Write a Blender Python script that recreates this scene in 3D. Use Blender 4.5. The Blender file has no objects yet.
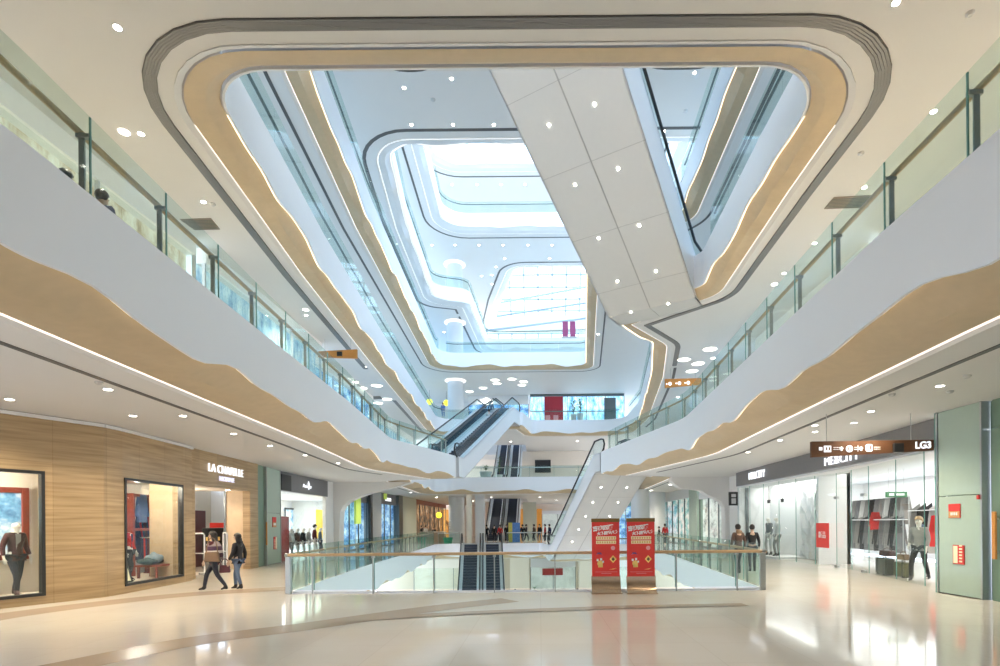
import bpy, bmesh, math, random
from mathutils import Vector, Matrix, Euler
from mathutils.geometry import tessellate_polygon
random.seed(7)
PI = math.pi
S = bpy.context.scene
COL = S.collection
# ------------------------------------------------------------------ camera numbers
F, CX, CY, EYE, ROLL = 550.0, 540.0, 523.0, 1.85, 0.0085
def un(px, py):
    dx, dy = px - CX, py - CY
    c, s = math.cos(ROLL), math.sin(ROLL)
    return c * dx - s * dy, s * dx + c * dy
def P(px, py, z):                       # point of the photograph at a known height
    x, y = un(px, py); t = (z - EYE) / (-y)
    return Vector((x * t, F * t, z))
def Q(px, py, Y):                       # point of the photograph at a known distance
    x, y = un(px, py)
    return Vector((x * Y / F, Y, EYE - y * Y / F))
# ------------------------------------------------------------------ materials
MATS = {}
def mat(name, col, rough=0.5, metal=0.0, emit=None, es=0.0, var=0.04, scale=6.0, spec=0.5, bump=0.0, coat=0.0):
    if name in MATS: return MATS[name]
    m = bpy.data.materials.new(name); m.use_nodes = True
    nt = m.node_tree; b = nt.nodes['Principled BSDF']
    b.inputs['Roughness'].default_value = rough
    b.inputs['Metallic'].default_value = metal
    b.inputs['Specular IOR Level'].default_value = spec
    if coat: b.inputs['Coat Weight'].default_value = coat; b.inputs['Coat Roughness'].default_value = 0.04
    tc = nt.nodes.new('ShaderNodeTexCoord')
    nz = nt.nodes.new('ShaderNodeTexNoise'); nz.inputs['Scale'].default_value = scale
    nz.inputs['Detail'].default_value = 3
    nt.links.new(tc.outputs['Object'], nz.inputs['Vector'])
    mx = nt.nodes.new('ShaderNodeMix'); mx.data_type = 'RGBA'
    mx.inputs[6].default_value = [max(0, c * (1 - var)) for c in col] + [1]
    mx.inputs[7].default_value = [min(1, c * (1 + var)) for c in col] + [1]
    nt.links.new(nz.outputs['Fac'], mx.inputs[0])
    nt.links.new(mx.outputs[2], b.inputs['Base Color'])
    if emit is not None:
        b.inputs['Emission Color'].default_value = list(emit) + [1]
        b.inputs['Emission Strength'].default_value = es
    if bump:
        bp = nt.nodes.new('ShaderNodeBump'); bp.inputs['Strength'].default_value = bump
        nt.links.new(nz.outputs['Fac'], bp.inputs['Height']); nt.links.new(bp.outputs['Normal'], b.inputs['Normal'])
    MATS[name] = m
    return m
def glass_mat(name, tint, gloss=0.06, body=0.05, bodycol=(.7, .85, .8)):
    m = bpy.data.materials.new(name); m.use_nodes = True
    nt = m.node_tree; nt.nodes.clear()
    out = nt.nodes.new('ShaderNodeOutputMaterial')
    tr = nt.nodes.new('ShaderNodeBsdfTransparent'); tr.inputs[0].default_value = list(tint) + [1]
    gl = nt.nodes.new('ShaderNodeBsdfGlossy'); gl.inputs['Roughness'].default_value = 0.02
    df = nt.nodes.new('ShaderNodeBsdfDiffuse'); df.inputs[0].default_value = list(bodycol) + [1]
    lw = nt.nodes.new('ShaderNodeLayerWeight'); lw.inputs[0].default_value = 0.35
    mr = nt.nodes.new('ShaderNodeMapRange'); mr.inputs[3].default_value = gloss * 0.5; mr.inputs[4].default_value = min(1, gloss * 9)
    nz = nt.nodes.new('ShaderNodeTexNoise'); nz.inputs['Scale'].default_value = 0.4
    m1 = nt.nodes.new('ShaderNodeMixShader'); m1.inputs[0].default_value = body
    m2 = nt.nodes.new('ShaderNodeMixShader')
    pw = nt.nodes.new('ShaderNodeMath'); pw.operation = 'POWER'; pw.inputs[1].default_value = 2.5
    nt.links.new(lw.outputs['Facing'], pw.inputs[0]); nt.links.new(pw.outputs[0], mr.inputs[0])
    nt.links.new(tr.outputs[0], m1.inputs[1]); nt.links.new(df.outputs[0], m1.inputs[2])
    nt.links.new(mr.outputs[0], m2.inputs[0]); nt.links.new(m1.outputs[0], m2.inputs[1]); nt.links.new(gl.outputs[0], m2.inputs[2])
    nt.links.new(m2.outputs[0], out.inputs[0])
    MATS[name] = m
    return m
white = mat('white_plaster', (.80, .80, .80), .45, var=.015, scale=1.5)
ceilm = mat('ceiling_paint', (.80, .775, .74), .6, var=.015, scale=1.0)
fasm = mat('fascia_white', (.88, .88, .885), .45, var=.01, scale=1.5)
gold = mat('cove_gold', (.61, .475, .30), .5, var=.08, scale=5)
coveW = mat('cove_white', (.80, .79, .77), .5, var=.02)
grillem = mat('grille_dark', (.10, .095, .09), .5, var=.1)
grilleb = mat('grille_bar', (.20, .195, .19), .4, metal=.3)
ledwarm = mat('led_warm', (.9, .8, .65), .5, emit=(1, .80, .55), es=1.8)
ledwhite = mat('led_white', (.9, .85, .82), .5, emit=(1, .87, .80), es=.8)
ledcool = mat('led_cool', (.9, .9, .9), .5, emit=(1, .93, .86), es=.9)
lampm = mat('lamp_disc', (.9, .9, .85), .5, emit=(1, .94, .85), es=22.0)
lampbig = mat('lamp_panel', (.9, .9, .85), .5, emit=(1, .95, .82), es=3.0)
lamprim = mat('lamp_rim', (.62, .61, .6), .35, metal=.6)
greyvent = mat('vent_brown', (.27, .23, .19), .6)
wood = mat('handrail_wood', (.50, .33, .17), .35, var=.15, scale=20)
steel = mat('steel', (.52, .53, .52), .3, metal=.9, var=.06)
dsteel = mat('dark_steel', (.16, .18, .18), .35, metal=.7)
black = mat('black_rubber', (.015, .016, .02), .4)
stepm = mat('escalator_step', (.055, .065, .09), .35, metal=.5, var=.2, scale=30)
alum = mat('aluminium', (.72, .75, .78), .28, metal=.7)
soffitm = mat('soffit_panel', (.70, .68, .64), .45, var=.02)
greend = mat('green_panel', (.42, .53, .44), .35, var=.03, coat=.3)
greendk = mat('green_panel_dark', (.20, .30, .22), .4, var=.05)  # darker green of the doors and panel backings
orange = mat('orange_wood', (.62, .27, .06), .4, var=.12, scale=15)
brownsign = mat('sign_brown', (.12, .048, .018), .65, var=.08)
redp = mat('red_print', (.72, .045, .035), .45, var=.05)
redd = mat('red_dark', (.42, .03, .025), .4, var=.08)
yellowp = mat('yellow_print', (.95, .66, .20), .5)
cream = mat('cream_print', (.95, .85, .58), .5)
whitep = mat('white_print', (.92, .92, .92), .5)
bluep = mat('blue_print', (.16, .18, .55), .5)
bronze = mat('bronze_base', (.50, .36, .24), .2, metal=.85, var=.15)
signgrey = mat('sign_grey', (.17, .165, .17), .35, var=.06)
sign_lit = mat('sign_letter_lit', (.95, .95, .98), .4, emit=(.92, .95, 1), es=.75)
blackf = mat('frame_black', (.02, .02, .02), .35)
mannw = mat('mannequin_white', (.80, .76, .70), .4)
skin = mat('skin', (.62, .42, .31), .5)
hairm = mat('hair_black', (.018, .014, .012), .45)
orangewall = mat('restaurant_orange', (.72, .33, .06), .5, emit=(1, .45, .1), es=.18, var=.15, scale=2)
creamcol = mat('cream_column', (.82, .74, .60), .45)
glassr = glass_mat('glass_rail', (.86, .925, .905), .022, .008, (.60, .80, .78))
glasse = glass_mat('glass_clear', (.90, .96, .97), .015, .008, (.6, .8, .82))
glassw = glass_mat('glass_window', (.95, .98, .97), .03, .01)
glassb = glass_mat('glass_blue', (.80, .92, 1.0), .05, .10, (.70, .86, 1.0))
post_m = mat('post_steel', (.33, .34, .32), .35, metal=.6)
edgegl = mat('glass_edge', (.16, .34, .29), .2)
def clothm(name, c): return mat('cloth_' + name, c, .85, var=.12, scale=30)
# travertine : horizontal veins, big slabs (UV = metres along wall, height)
def travertine():
    m = bpy.data.materials.new('travertine'); m.use_nodes = True; nt = m.node_tree
    b = nt.nodes['Principled BSDF']; b.inputs['Roughness'].default_value = .32
    uv = nt.nodes.new('ShaderNodeUVMap')
    mp = nt.nodes.new('ShaderNodeMapping'); mp.inputs['Scale'].default_value = (.38, 8.0, 1)
    n = nt.nodes.new('ShaderNodeTexNoise'); n.inputs['Scale'].default_value = 1.6; n.inputs['Detail'].default_value = 7; n.inputs['Distortion'].default_value = .15
    r = nt.nodes.new('ShaderNodeValToRGB')
    r.color_ramp.elements[0].position = .3; r.color_ramp.elements[0].color = (.33, .215, .10, 1)
    r.color_ramp.elements[1].position = .72; r.color_ramp.elements[1].color = (.55, .39, .215, 1)
    e = r.color_ramp.elements.new(.5); e.color = (.44, .305, .16, 1)
    br = nt.nodes.new('ShaderNodeTexBrick'); br.offset = 0
    br.inputs['Scale'].default_value = 1; br.inputs['Brick Width'].default_value = 1.25; br.inputs['Row Height'].default_value = 1.14
    br.inputs['Mortar Size'].default_value = .006
    br.inputs['Color1'].default_value = (1, 1, 1, 1); br.inputs['Color2'].default_value = (.80, .80, .80, 1); br.inputs['Mortar'].default_value = (.55, .5, .42, 1)
    mx = nt.nodes.new('ShaderNodeMix'); mx.data_type = 'RGBA'; mx.blend_type = 'MULTIPLY'; mx.inputs[0].default_value = .75
    nt.links.new(uv.outputs[0], mp.inputs[0]); nt.links.new(mp.outputs[0], n.inputs['Vector']); nt.links.new(n.outputs['Fac'], r.inputs[0])
    nt.links.new(uv.outputs[0], br.inputs['Vector'])
    nt.links.new(r.outputs[0], mx.inputs[6]); nt.links.new(br.outputs['Color'], mx.inputs[7]); nt.links.new(mx.outputs[2], b.inputs['Base Color'])
    return m
trav = travertine()
def floormat(name, c1, c2, joint):
    m = bpy.data.materials.new(name); m.use_nodes = True; nt = m.node_tree
    b = nt.nodes['Principled BSDF']; b.inputs['Roughness'].default_value = .075; b.inputs['Specular IOR Level'].default_value = .5
    tc = nt.nodes.new('ShaderNodeTexCoord')
    n = nt.nodes.new('ShaderNodeTexNoise'); n.inputs['Scale'].default_value = .9; n.inputs['Detail'].default_value = 6
    n2 = nt.nodes.new('ShaderNodeTexNoise'); n2.inputs['Scale'].default_value = 40; n2.inputs['Detail'].default_value = 2
    mx = nt.nodes.new('ShaderNodeMix'); mx.data_type = 'RGBA'
    mx.inputs[6].default_value = list(c1) + [1]; mx.inputs[7].default_value = list(c2) + [1]
    ad = nt.nodes.new('ShaderNodeMath'); ad.operation = 'MULTIPLY_ADD'; ad.inputs[1].default_value = .35; 
    br = nt.nodes.new('ShaderNodeTexBrick'); br.offset = 0; br.inputs['Scale'].default_value = 1
    br.inputs['Brick Width'].default_value = 1.2; br.inputs['Row Height'].default_value = 1.2; br.inputs['Mortar Size'].default_value = .005
    br.inputs['Color1'].default_value = (1, 1, 1, 1); br.inputs['Color2'].default_value = (.965, .96, .955, 1); br.inputs['Mortar'].default_value = list(joint) + [1]
    m2 = nt.nodes.new('ShaderNodeMix'); m2.data_type = 'RGBA'; m2.blend_type = 'MULTIPLY'; m2.inputs[0].default_value = 1
    nt.links.new(tc.outputs['Object'], n.inputs['Vector']); nt.links.new(tc.outputs['Object'], n2.inputs['Vector']); nt.links.new(tc.outputs['Object'], br.inputs['Vector'])
    nt.links.new(n2.outputs['Fac'], ad.inputs[0]); nt.links.new(n.outputs['Fac'], ad.inputs[2])
    nt.links.new(ad.outputs[0], mx.inputs[0]); nt.links.new(mx.outputs[2], m2.inputs[6]); nt.links.new(br.outputs['Color'], m2.inputs[7])
    nt.links.new(m2.outputs[2], b.inputs['Base Color'])
    return m
floorm = floormat('terrazzo_cream', (.76, .68, .58), (.85, .785, .69), (.88, .85, .81))
bandm = floormat('terrazzo_brown', (.42, .33, .25), (.50, .40, .31), (.9, .88, .85)); bandm.node_tree.nodes['Principled BSDF'].inputs['Roughness'].default_value = .22
# lit shop windows: a bright interior seen through glass (gives off light)
def litwin(name, cols, es, sx=3.0, sy=1.0):
    m = bpy.data.materials.new(name); m.use_nodes = True; nt = m.node_tree
    b = nt.nodes['Principled BSDF']; b.inputs['Roughness'].default_value = .15
    tc = nt.nodes.new('ShaderNodeTexCoord'); mp = nt.nodes.new('ShaderNodeMapping'); mp.inputs['Scale'].default_value = (sx, sx, sy)
    v = nt.nodes.new('ShaderNodeTexNoise'); v.inputs['Scale'].default_value = 1.0; v.inputs['Detail'].default_value = 4; v.inputs['Roughness'].default_value = .7
    r = nt.nodes.new('ShaderNodeValToRGB')
    els = r.color_ramp.elements
    n = len(cols)
    els[0].position = .3; els[0].color = list(cols[0]) + [1]; els[1].position = .7; els[1].color = list(cols[-1]) + [1]
    for k in range(1, n - 1):
        e = els.new(.3 + .4 * k / (n - 1)); e.color = list(cols[k]) + [1]
    nt.links.new(tc.outputs['Object'], mp.inputs[0]); nt.links.new(mp.outputs[0], v.inputs['Vector']); nt.links.new(v.outputs['Fac'], r.inputs[0])
    nt.links.new(r.outputs[0], b.inputs['Emission Color']); nt.links.new(r.outputs[0], b.inputs['Base Color'])
    b.inputs['Emission Strength'].default_value = es
    return m
litblue = litwin('window_lit_blue', [(.06, .24, .66), (.26, .56, .95), (.62, .85, 1.0), (.95, 1, 1)], 1.0)
litblue2 = litwin('window_lit_deepblue', [(.04, .08, .22), (.12, .30, .62), (.42, .66, .88), (.9, .97, 1)], .6, 1.1, 1.5)
headerglow = mat('header_glow', (.85, .83, .80), .5, emit=(1, .95, .9), es=.14)  # downlight falling on the headers, put in as a faint glow
skyrefl = litwin('window_sky_reflection', [(.10, .22, .42), (.30, .48, .66), (.55, .70, .80), (.82, .88, .9)], .42)  # blue ramp stands in for skylight reflected in the glass
litwarm = litwin('window_lit_warm', [(.38, .28, .2), (.62, .50, .36), (.85, .77, .65), (.95, .9, .82)], .36)
litplain = litwin('window_lit_plain', [(.58, .49, .37), (.66, .57, .45), (.72, .64, .52)], .22, .3, 1.2)
litpale = litwin('window_lit_pale', [(.5, .5, .48), (.72, .71, .68), (.8, .79, .76)], .3, .6, .5)
litteal = litwin('window_lit_teal', [(.06, .12, .12), (.2, .42, .42), (.75, .6, .55), (.9, .95, .95)], .55, 1.0, 1.4)
litmix = litwin('window_lit_mixed', [(.10, .10, .10), (.45, .45, .43), (.75, .75, .72), (.85, .85, .82), (.92, .93, .92)], .42, 1.0, 1.6)
poster_blue = litwin('poster_blue', [(.05, .12, .35), (.2, .45, .7), (.8, .88, .92), (.9, .93, .95)], .25, 1.2, 1.2)
# ------------------------------------------------------------------ mesh builder
class MB:
    def __init__(s): s.v, s.f, s.uv = [], [], {}
    def add(s, vs, fs):
        o = len(s.v); s.v += [tuple(v) for v in vs]; s.f += [tuple(i + o for i in f) for f in fs]
    def box(s, x0, x1, y0, y1, z0, z1):
        s.add([(x0, y0, z0), (x1, y0, z0), (x1, y1, z0), (x0, y1, z0), (x0, y0, z1), (x1, y0, z1), (x1, y1, z1), (x0, y1, z1)],
              [(0, 3, 2, 1), (4, 5, 6, 7), (0, 1, 5, 4), (1, 2, 6, 5), (2, 3, 7, 6), (3, 0, 4, 7)])
        return s
    def fbox(s, o, u, v, w, u0, u1, v0, v1, w0, w1):      # box in a frame o,u,v,w
        o, u, v, w = Vector(o), Vector(u), Vector(v), Vector(w)
        c = [o + u * a + v * b + w * d for d in (w0, w1) for (a, b) in ((u0, v0), (u1, v0), (u1, v1), (u0, v1))]
        s.add(c, [(0, 3, 2, 1), (4, 5, 6, 7), (0, 1, 5, 4), (1, 2, 6, 5), (2, 3, 7, 6), (3, 0, 4, 7)])
        return s
    def prism(s, poly, o, u, v, w, w0, w1):               # 2-D polygon in (u,v) extruded along w
        o, u, v, w = Vector(o), Vector(u), Vector(v), Vector(w)
        n = len(poly)
        a = [o + u * p[0] + v * p[1] + w * w0 for p in poly]; b = [o + u * p[0] + v * p[1] + w * w1 for p in poly]
        tris = tessellate_polygon([[Vector((p[0], p[1], 0)) for p in poly]])
        fs = [tuple(t) for t in tris] + [tuple(i + n for i in reversed(t)) for t in tris]
        fs += [(i, (i + 1) % n, (i + 1) % n + n, i + n) for i in range(n)]
        s.add(a + b, fs); return s
    def tube(s, pts, r, n=8, closed=False, caps=True):
        pts = [Vector(p) for p in pts]; m = len(pts); rings = []
        rr = r if isinstance(r, (list, tuple)) else [r] * m
        up = Vector((0, 0, 1)); prev = None
        for i, p in enumerate(pts):
            a = pts[(i - 1) % m] if (closed or i > 0) else p; b = pts[(i + 1) % m] if (closed or i < m - 1) else p
            t = (b - a).normalized() if (b - a).length > 1e-9 else Vector((0, 0, 1))
            if prev is None:
                x = t.cross(up);  x = x if x.length > .1 else t.cross(Vector((1, 0, 0)))
            else:
                x = prev - t * prev.dot(t)
            x.normalize(); y = t.cross(x); prev = x
            rings.append([p + (x * math.cos(2 * PI * k / n) + y * math.sin(2 * PI * k / n)) * rr[i] for k in range(n)])
        vs = [q for rg in rings for q in rg]; fs = []
        for i in range(m if closed else m - 1):
            j = (i + 1) % m
            for k in range(n): fs.append((i * n + k, i * n + (k + 1) % n, j * n + (k + 1) % n, j * n + k))
        if caps and not closed:
            fs.append(tuple(range(n - 1, -1, -1))); fs.append(tuple((m - 1) * n + k for k in range(n)))
        s.add(vs, fs); return s
    def lathe(s, prof, c, n=24, axis='z'):
        c = Vector(c); vs, fs = [], []; m = len(prof)
        for (r, z) in prof:
            for k in range(n):
                a = 2 * PI * k / n; q = Vector((r * math.cos(a), r * math.sin(a), z))
                if axis == 'y': q = Vector((q.x, -q.z, q.y))
                vs.append(c + q)
        for i in range(m - 1):
            for k in range(n): fs.append((i * n + k, i * n + (k + 1) % n, (i + 1) * n + (k + 1) % n, (i + 1) * n + k))
        fs.append(tuple(range(n - 1, -1, -1))); fs.append(tuple((m - 1) * n + k for k in range(n)))
        s.add(vs, fs); return s
    def strip(s, rows, closed_path=False, closed_prof=False):   # rows[i] = profile points at path station i
        m, k = len(rows), len(rows[0]); vs = [p for r in rows for p in r]; fs = []
        for i in range(m if closed_path else m - 1):
            j = (i + 1) % m
            for q in range(k if closed_prof else k - 1):
                q2 = (q + 1) % k; fs.append((i * k + q, j * k + q, j * k + q2, i * k + q2))
        if closed_prof and not closed_path:
            fs.append(tuple(range(k))); fs.append(tuple((m - 1) * k + q for q in range(k - 1, -1, -1)))
        s.add(vs, fs); return s
    def build(s, name, m=None, parent=None, smooth=False, bevel=0, kind=None, label=None, cat=None, group=None, loc=None, fixn=True):
        me = bpy.data.meshes.new(name); me.from_pydata(s.v, [], s.f)
        if fixn:
            bm = bmesh.new(); bm.from_mesh(me)
            bmesh.ops.recalc_face_normals(bm, faces=bm.faces); bm.to_mesh(me); bm.free()
        if m: me.materials.append(m)
        if smooth:
            me.polygons.foreach_set('use_smooth', [True] * len(me.polygons))
            try: me.set_sharp_from_angle(angle=math.radians(40))
            except Exception: pass
        o = bpy.data.objects.new(name, me); COL.objects.link(o)
        if loc: o.location = loc
        if bevel:
            bv = o.modifiers.new('bevel', 'BEVEL'); bv.width = bevel; bv.segments = 2; bv.limit_method = 'ANGLE'
        if parent: o.parent = parent
        tag(o, label, cat, group, kind)
        return o
def tag(o, label=None, cat=None, group=None, kind=None):
    if label: o['label'] = label
    if cat: o['category'] = cat
    if group: o['group'] = group
    if kind: o['kind'] = kind
    return o
def empty(name, loc=(0, 0, 0), rz=0, label=None, cat=None, group=None):
    o = bpy.data.objects.new(name, None); COL.objects.link(o); o.location = loc; o.rotation_euler.z = rz
    o.empty_display_size = .2
    return tag(o, label, cat, group)
def struct(mb, name, m, **k): return mb.build(name, m, kind='structure', **k)
def copy_tree(o, parent=None):
    c = o.copy(); COL.objects.link(c)
    if parent: c.parent = parent
    for ch in list(o.children): copy_tree(ch, c)
    return c
# ------------------------------------------------------------------ outlines
def rounded(corners, step=.35):
    """corners: (x, y, radius), counter-clockwise closed polygon -> dense list of points"""
    n = len(corners); out = []
    for i in range(n):
        p0, p1, p2 = [Vector(corners[(i + d) % n][:2]) for d in (-1, 0, 1)]; r = corners[i][2]
        a, b = (p0 - p1).normalized(), (p2 - p1).normalized()
        ang = a.angle(b)
        if r <= 0 or ang > PI - .02: out.append(p1); continue
        d = min(r / math.tan(ang / 2), .48 * (p0 - p1).length, .48 * (p2 - p1).length); r = d * math.tan(ang / 2)
        s, e = p1 + a * d, p1 + b * d
        c = p1 + (a + b).normalized() * (r / math.sin(ang / 2))
        a0 = math.atan2(s.y - c.y, s.x - c.x); a1 = math.atan2(e.y - c.y, e.x - c.x)
        da = (a1 - a0 + PI) % (2 * PI) - PI
        k = max(3, int(abs(da) * r / step) + 2, int(abs(da) / .16))
        for q in range(k + 1):
            t = a0 + da * q / k; out.append(Vector((c.x + r * math.cos(t), c.y + r * math.sin(t))))
    res = []
    for i in range(len(out)):
        p, q = out[i], out[(i + 1) % len(out)]; L = (q - p).length
        if L < 1e-4: continue
        k = max(1, int(L / step))
        for j in range(k): res.append(p.lerp(q, j / k))
    return res
def normals(pts, closed=True):
    n = len(pts); out = []
    for i in range(n):
        a = pts[(i - 1) % n] if closed or i > 0 else pts[i]; b = pts[(i + 1) % n] if closed or i < n - 1 else pts[i]
        t = (b - a).normalized(); out.append(Vector((t.y, -t.x)))      # points away from the hole (ccw)
    return out
def arclen(pts):
    s = [0.0]
    for i in range(1, len(pts)): s.append(s[-1] + (pts[i] - pts[i - 1]).length)
    return s
def offset(pts, d):
    return [p + n * d for p, n in zip(pts, normals(pts))]
def slab(mb, outer, holes, z):
    loops = [[Vector((p[0], p[1], 0)) for p in outer]] + [[Vector((p[0], p[1], 0)) for p in h] for h in holes]
    tris = tessellate_polygon(loops)
    mb.add([(p.x, p.y, z) for l in loops for p in l], [tuple(t) for t in tris])
# ------------------------------------------------------------------ slab edges of the atrium
def offset_corners(cs, d):
    n = len(cs); out = []
    for i in range(n):
        p0, p1, p2 = [Vector(cs[(i + k) % n][:2]) for k in (-1, 0, 1)]; r = cs[i][2]
        t0, t1 = (p1 - p0).normalized(), (p2 - p1).normalized()
        n0, n1 = Vector((t0.y, -t0.x)), Vector((t1.y, -t1.x))
        m = (n0 + n1); m = m / max(.25, m.dot(m)) * 2
        convex = t0.x * t1.y - t0.y * t1.x > 0
        out.append((p1.x + m.x * d, p1.y + m.y * d, max(.06, r + d if convex else r - d)))
    return out
def outline(cs, d=0.0, step=.4):
    """same number of points whatever the offset d, so that rings can be joined"""
    oc = offset_corners(cs, d) if d else [tuple(c) for c in cs]
    n = len(cs); arcs = []
    for i in range(n):
        p0, p1, p2 = [Vector(oc[(i + k) % n][:2]) for k in (-1, 0, 1)]; r = oc[i][2]
        a, b = (p0 - p1).normalized(), (p2 - p1).normalized(); ang = a.angle(b)
        if ang > PI - .03: arcs.append([p1] * 9); continue
        dd = min(r / math.tan(ang / 2), .47 * (p0 - p1).length, .47 * (p2 - p1).length); r = dd * math.tan(ang / 2)
        s, e = p1 + a * dd, p1 + b * dd; c = p1 + (a + b).normalized() * (r / math.sin(ang / 2))
        a0 = math.atan2(s.y - c.y, s.x - c.x); a1 = math.atan2(e.y - c.y, e.x - c.x); da = (a1 - a0 + PI) % (2 * PI) - PI
        arcs.append([Vector((c.x + r * math.cos(a0 + da * q / 8), c.y + r * math.sin(a0 + da * q / 8))) for q in range(9)])
    pts = []
    for i in range(n):
        pts += arcs[i]
        L = (Vector(cs[(i + 1) % n][:2]) - Vector(cs[i][:2])).length; k = max(2, int(L / step))
        p, q = arcs[i][-1], arcs[(i + 1) % n][0]
        pts += [p.lerp(q, j / k) for j in range(1, k)]
    return pts
def wave(s, ph=0.0, amp=1.0):
    return amp * (.085 * math.sin(2 * PI * s / 5.3 + ph) + .055 * math.sin(2 * PI * s / 3.1 + 1.3 + 2 * ph) + .03 * math.sin(2 * PI * s / 1.9 + ph))
def v3(p, z): return (p.x, p.y, z)
def edge_ring(lv, cs, zf, zc, cw, goldm, ph=0.0, gr=None, grw=.2, bars=0, keep=None, amp=1.0, led=ledwarm, led2=ledwhite, lw=.09, kled=None, calm=None):
    """fascia, cove, light lines and slot of one slab edge. keep(p) says which part of the ring the photo can see"""
    O = {d: outline(cs, d) for d in {0, .05, .09, .11, .45 * cw, .5 * cw, cw, cw + lw, cw + .16}}
    s = arclen(O[0]); n = len(s)
    zb = [zc + .24 + (wave(x, ph, amp) * (calm(p) if calm else 1)) for x, p in zip(s, O[0])]
    def rows(fn, keep=keep):
        segs, cur = [], []
        for i in range(n + 1):
            k = i % n
            if keep is None or keep(O[0][k]): cur.append(fn(k))
            else:
                if len(cur) > 1: segs.append(cur)
                cur = []
        if len(cur) > 1: segs.append(cur)
        return segs
    def sweep(name, m, fn, closed_prof=False, smooth=True, kp=None):
        mb = MB()
        for sg in rows(fn, kp or keep): mb.strip(sg, False, closed_prof)
        struct(mb, name, m, smooth=smooth)
    zt = zf + (.13 if zf else .05)
    sweep('trim_%d' % lv, fasm, lambda k: [v3(O[0][k], zt), v3(O[0][k], zb[k]), v3(O[.05][k], zb[k]), v3(O[.05][k], zt)], True)
    h = zb
    sweep('trim_%d' % (lv + 10), led, lambda k: [v3(O[.05][k], zb[k] + .012), v3(O[.09][k], zb[k] + .03)], kp=kled)
    sweep('trim_%d' % (lv + 20), goldm, lambda k: [v3(O[.09][k], zb[k] + .035), v3(O[.45 * cw][k], zc + .10 + (zb[k] - zc - .24) * .35), v3(O[.5 * cw][k], zc + .07), v3(O[cw][k], zc + .02)])
    sweep('trim_%d' % (lv + 30), led2, lambda k: [v3(O[cw][k], zc + .03), v3(O[cw + lw][k], zc + .03)], kp=kled)
    sweep('trim_%d' % (lv + 40), ceilm, lambda k: [v3(O[cw + lw][k], zc + .035), v3(O[cw + .16][k], zc - .02), v3(O[cw + .16][k], zc + .01)])
    return cw + .15
def slot_ring(lv, cs, z, d, w, bars=0, keep=None):
    a, b = outline(cs, d), outline(cs, d + w)
    n = len(a)
    loops = [(0, 1, grillem, z - .012, 'trim_%d' % (lv + 50))]
    for q in range(bars):
        f = (q + .75) / (bars + .5); loops.append((f - .08 , f + .08, grilleb, z - .03, 'trim_%d' % (lv + 60)))
    mbs = {}
    for f0, f1, m, zz, nm in loops:
        mb = mbs.setdefault(nm, (MB(), m))[0]; cur = []
        for i in range(n + 1):
            k = i % n
            ok = keep is None or keep(a[k])
            if ok: cur.append([v3(a[k].lerp(b[k], f0), z + .005), v3(a[k].lerp(b[k], f0), zz), v3(a[k].lerp(b[k], f1), zz), v3(a[k].lerp(b[k], f1), z + .005)])
            if (not ok or i == n) and len(cur) > 1: mb.strip(cur); 
            if not ok: cur = []
    for nm, (mb, m) in mbs.items(): struct(mb, nm, m)
HF, HC = 5.9, 4.56
OUT = [(-17, -7), (17, -7), (17, 84), (-17, 84)]
def rect(x0, x1, y0, y1): return [Vector(p) for p in ((x0, y0), (x1, y0), (x1, y1), (x0, y1))]
# corners counter-clockwise: start near-left -> near-right -> far-right -> far-left
C0 = [(-6.75, 14.85, .35), (5.95, 14.85, .35), (6.85, 27, 6), (7.35, 38, 6), (7.5, 45.5, .5), (4.4, 45.2, .3), (.75, 43.9, .3), (.2, 49.5, .4), (-9.3, 49.5, 1.2), (-8.05, 33, 6), (-7.65, 25, 6)]
C1 = [(-5.35, -4, 1), (4.75, -4, 1), (5.0, 8, 6), (5.25, 12.5, 8), (5.85, 22.2, 6), (3.55, 32.9, .5), (6.9, 33.9, .4), (7.6, 49.7, 1.5), (-9.4, 49.7, 1.5), (-8.5, 35.1, .4), (-5.05, 34.35, .5), (-5.8, 31.6, 3), (-7.25, 26.8, 4), (-6.45, 18.6, 8), (-6.0, 12, 8), (-5.55, 6, 8)]
C2 = [(-6.5, 10.72, 1.35), (5.75, 10.72, 1.35), (5.85, 14.5, 8), (6.15, 20.6, .7), (3.1, 24.0, .8), (5.6, 27.2, 1.2), (6.7, 33, 6), (8.35, 46, 5), (8.3, 53.9, 2.2), (-.7, 53.9, .7), (-1.5, 49.9, .4), (-5.1, 49.3, .4), (-4.9, 53.4, .7), (-9.75, 52.9, 2.0), (-8.2, 29, 10), (-7.4, 19, 10), (-6.95, 14.9, 8)]
C3 = [(-6.6, 11.5, 1.4), (6.1, 11.5, 1.4), (6.45, 18, 8), (6.8, 26, .8), (2.75, 31.5, .8), (4.35, 51.4, .5), (-9.3, 51.4, 1.6), (-8.15, 27, 10), (-7.35, 18, 10)]
C4 = [(-8.1, 30.0, 1.5), (10.2, 30.0, 1.5), (9.6, 64.5, 1.5), (-5.9, 65.2, 1.2), (-6.4, 51.3, 1.5), (-9.55, 50.3, 1.4), (-9.0, 38, 8)]
C5 = [(-7.5, 29.0, 1.5), (10.0, 29.0, 1.5), (9.6, 49.2, 1.6), (-8.35, 49.2, 2.0)]
C5b = [(-2.3, 57.1, 1.3), (9.2, 57.1, 1.3), (9.4, 74, 1), (-6.0, 74, 1), (-4.3, 65.0, 3)]
C6 = [(-8.6, 29.0, 1.5), (10.0, 29.0, 1.5), (9.6, 49.6, 1.6), (-9.0, 49.6, 2.0)]
def far(y): return lambda p: p.y > y
LV = {}
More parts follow.
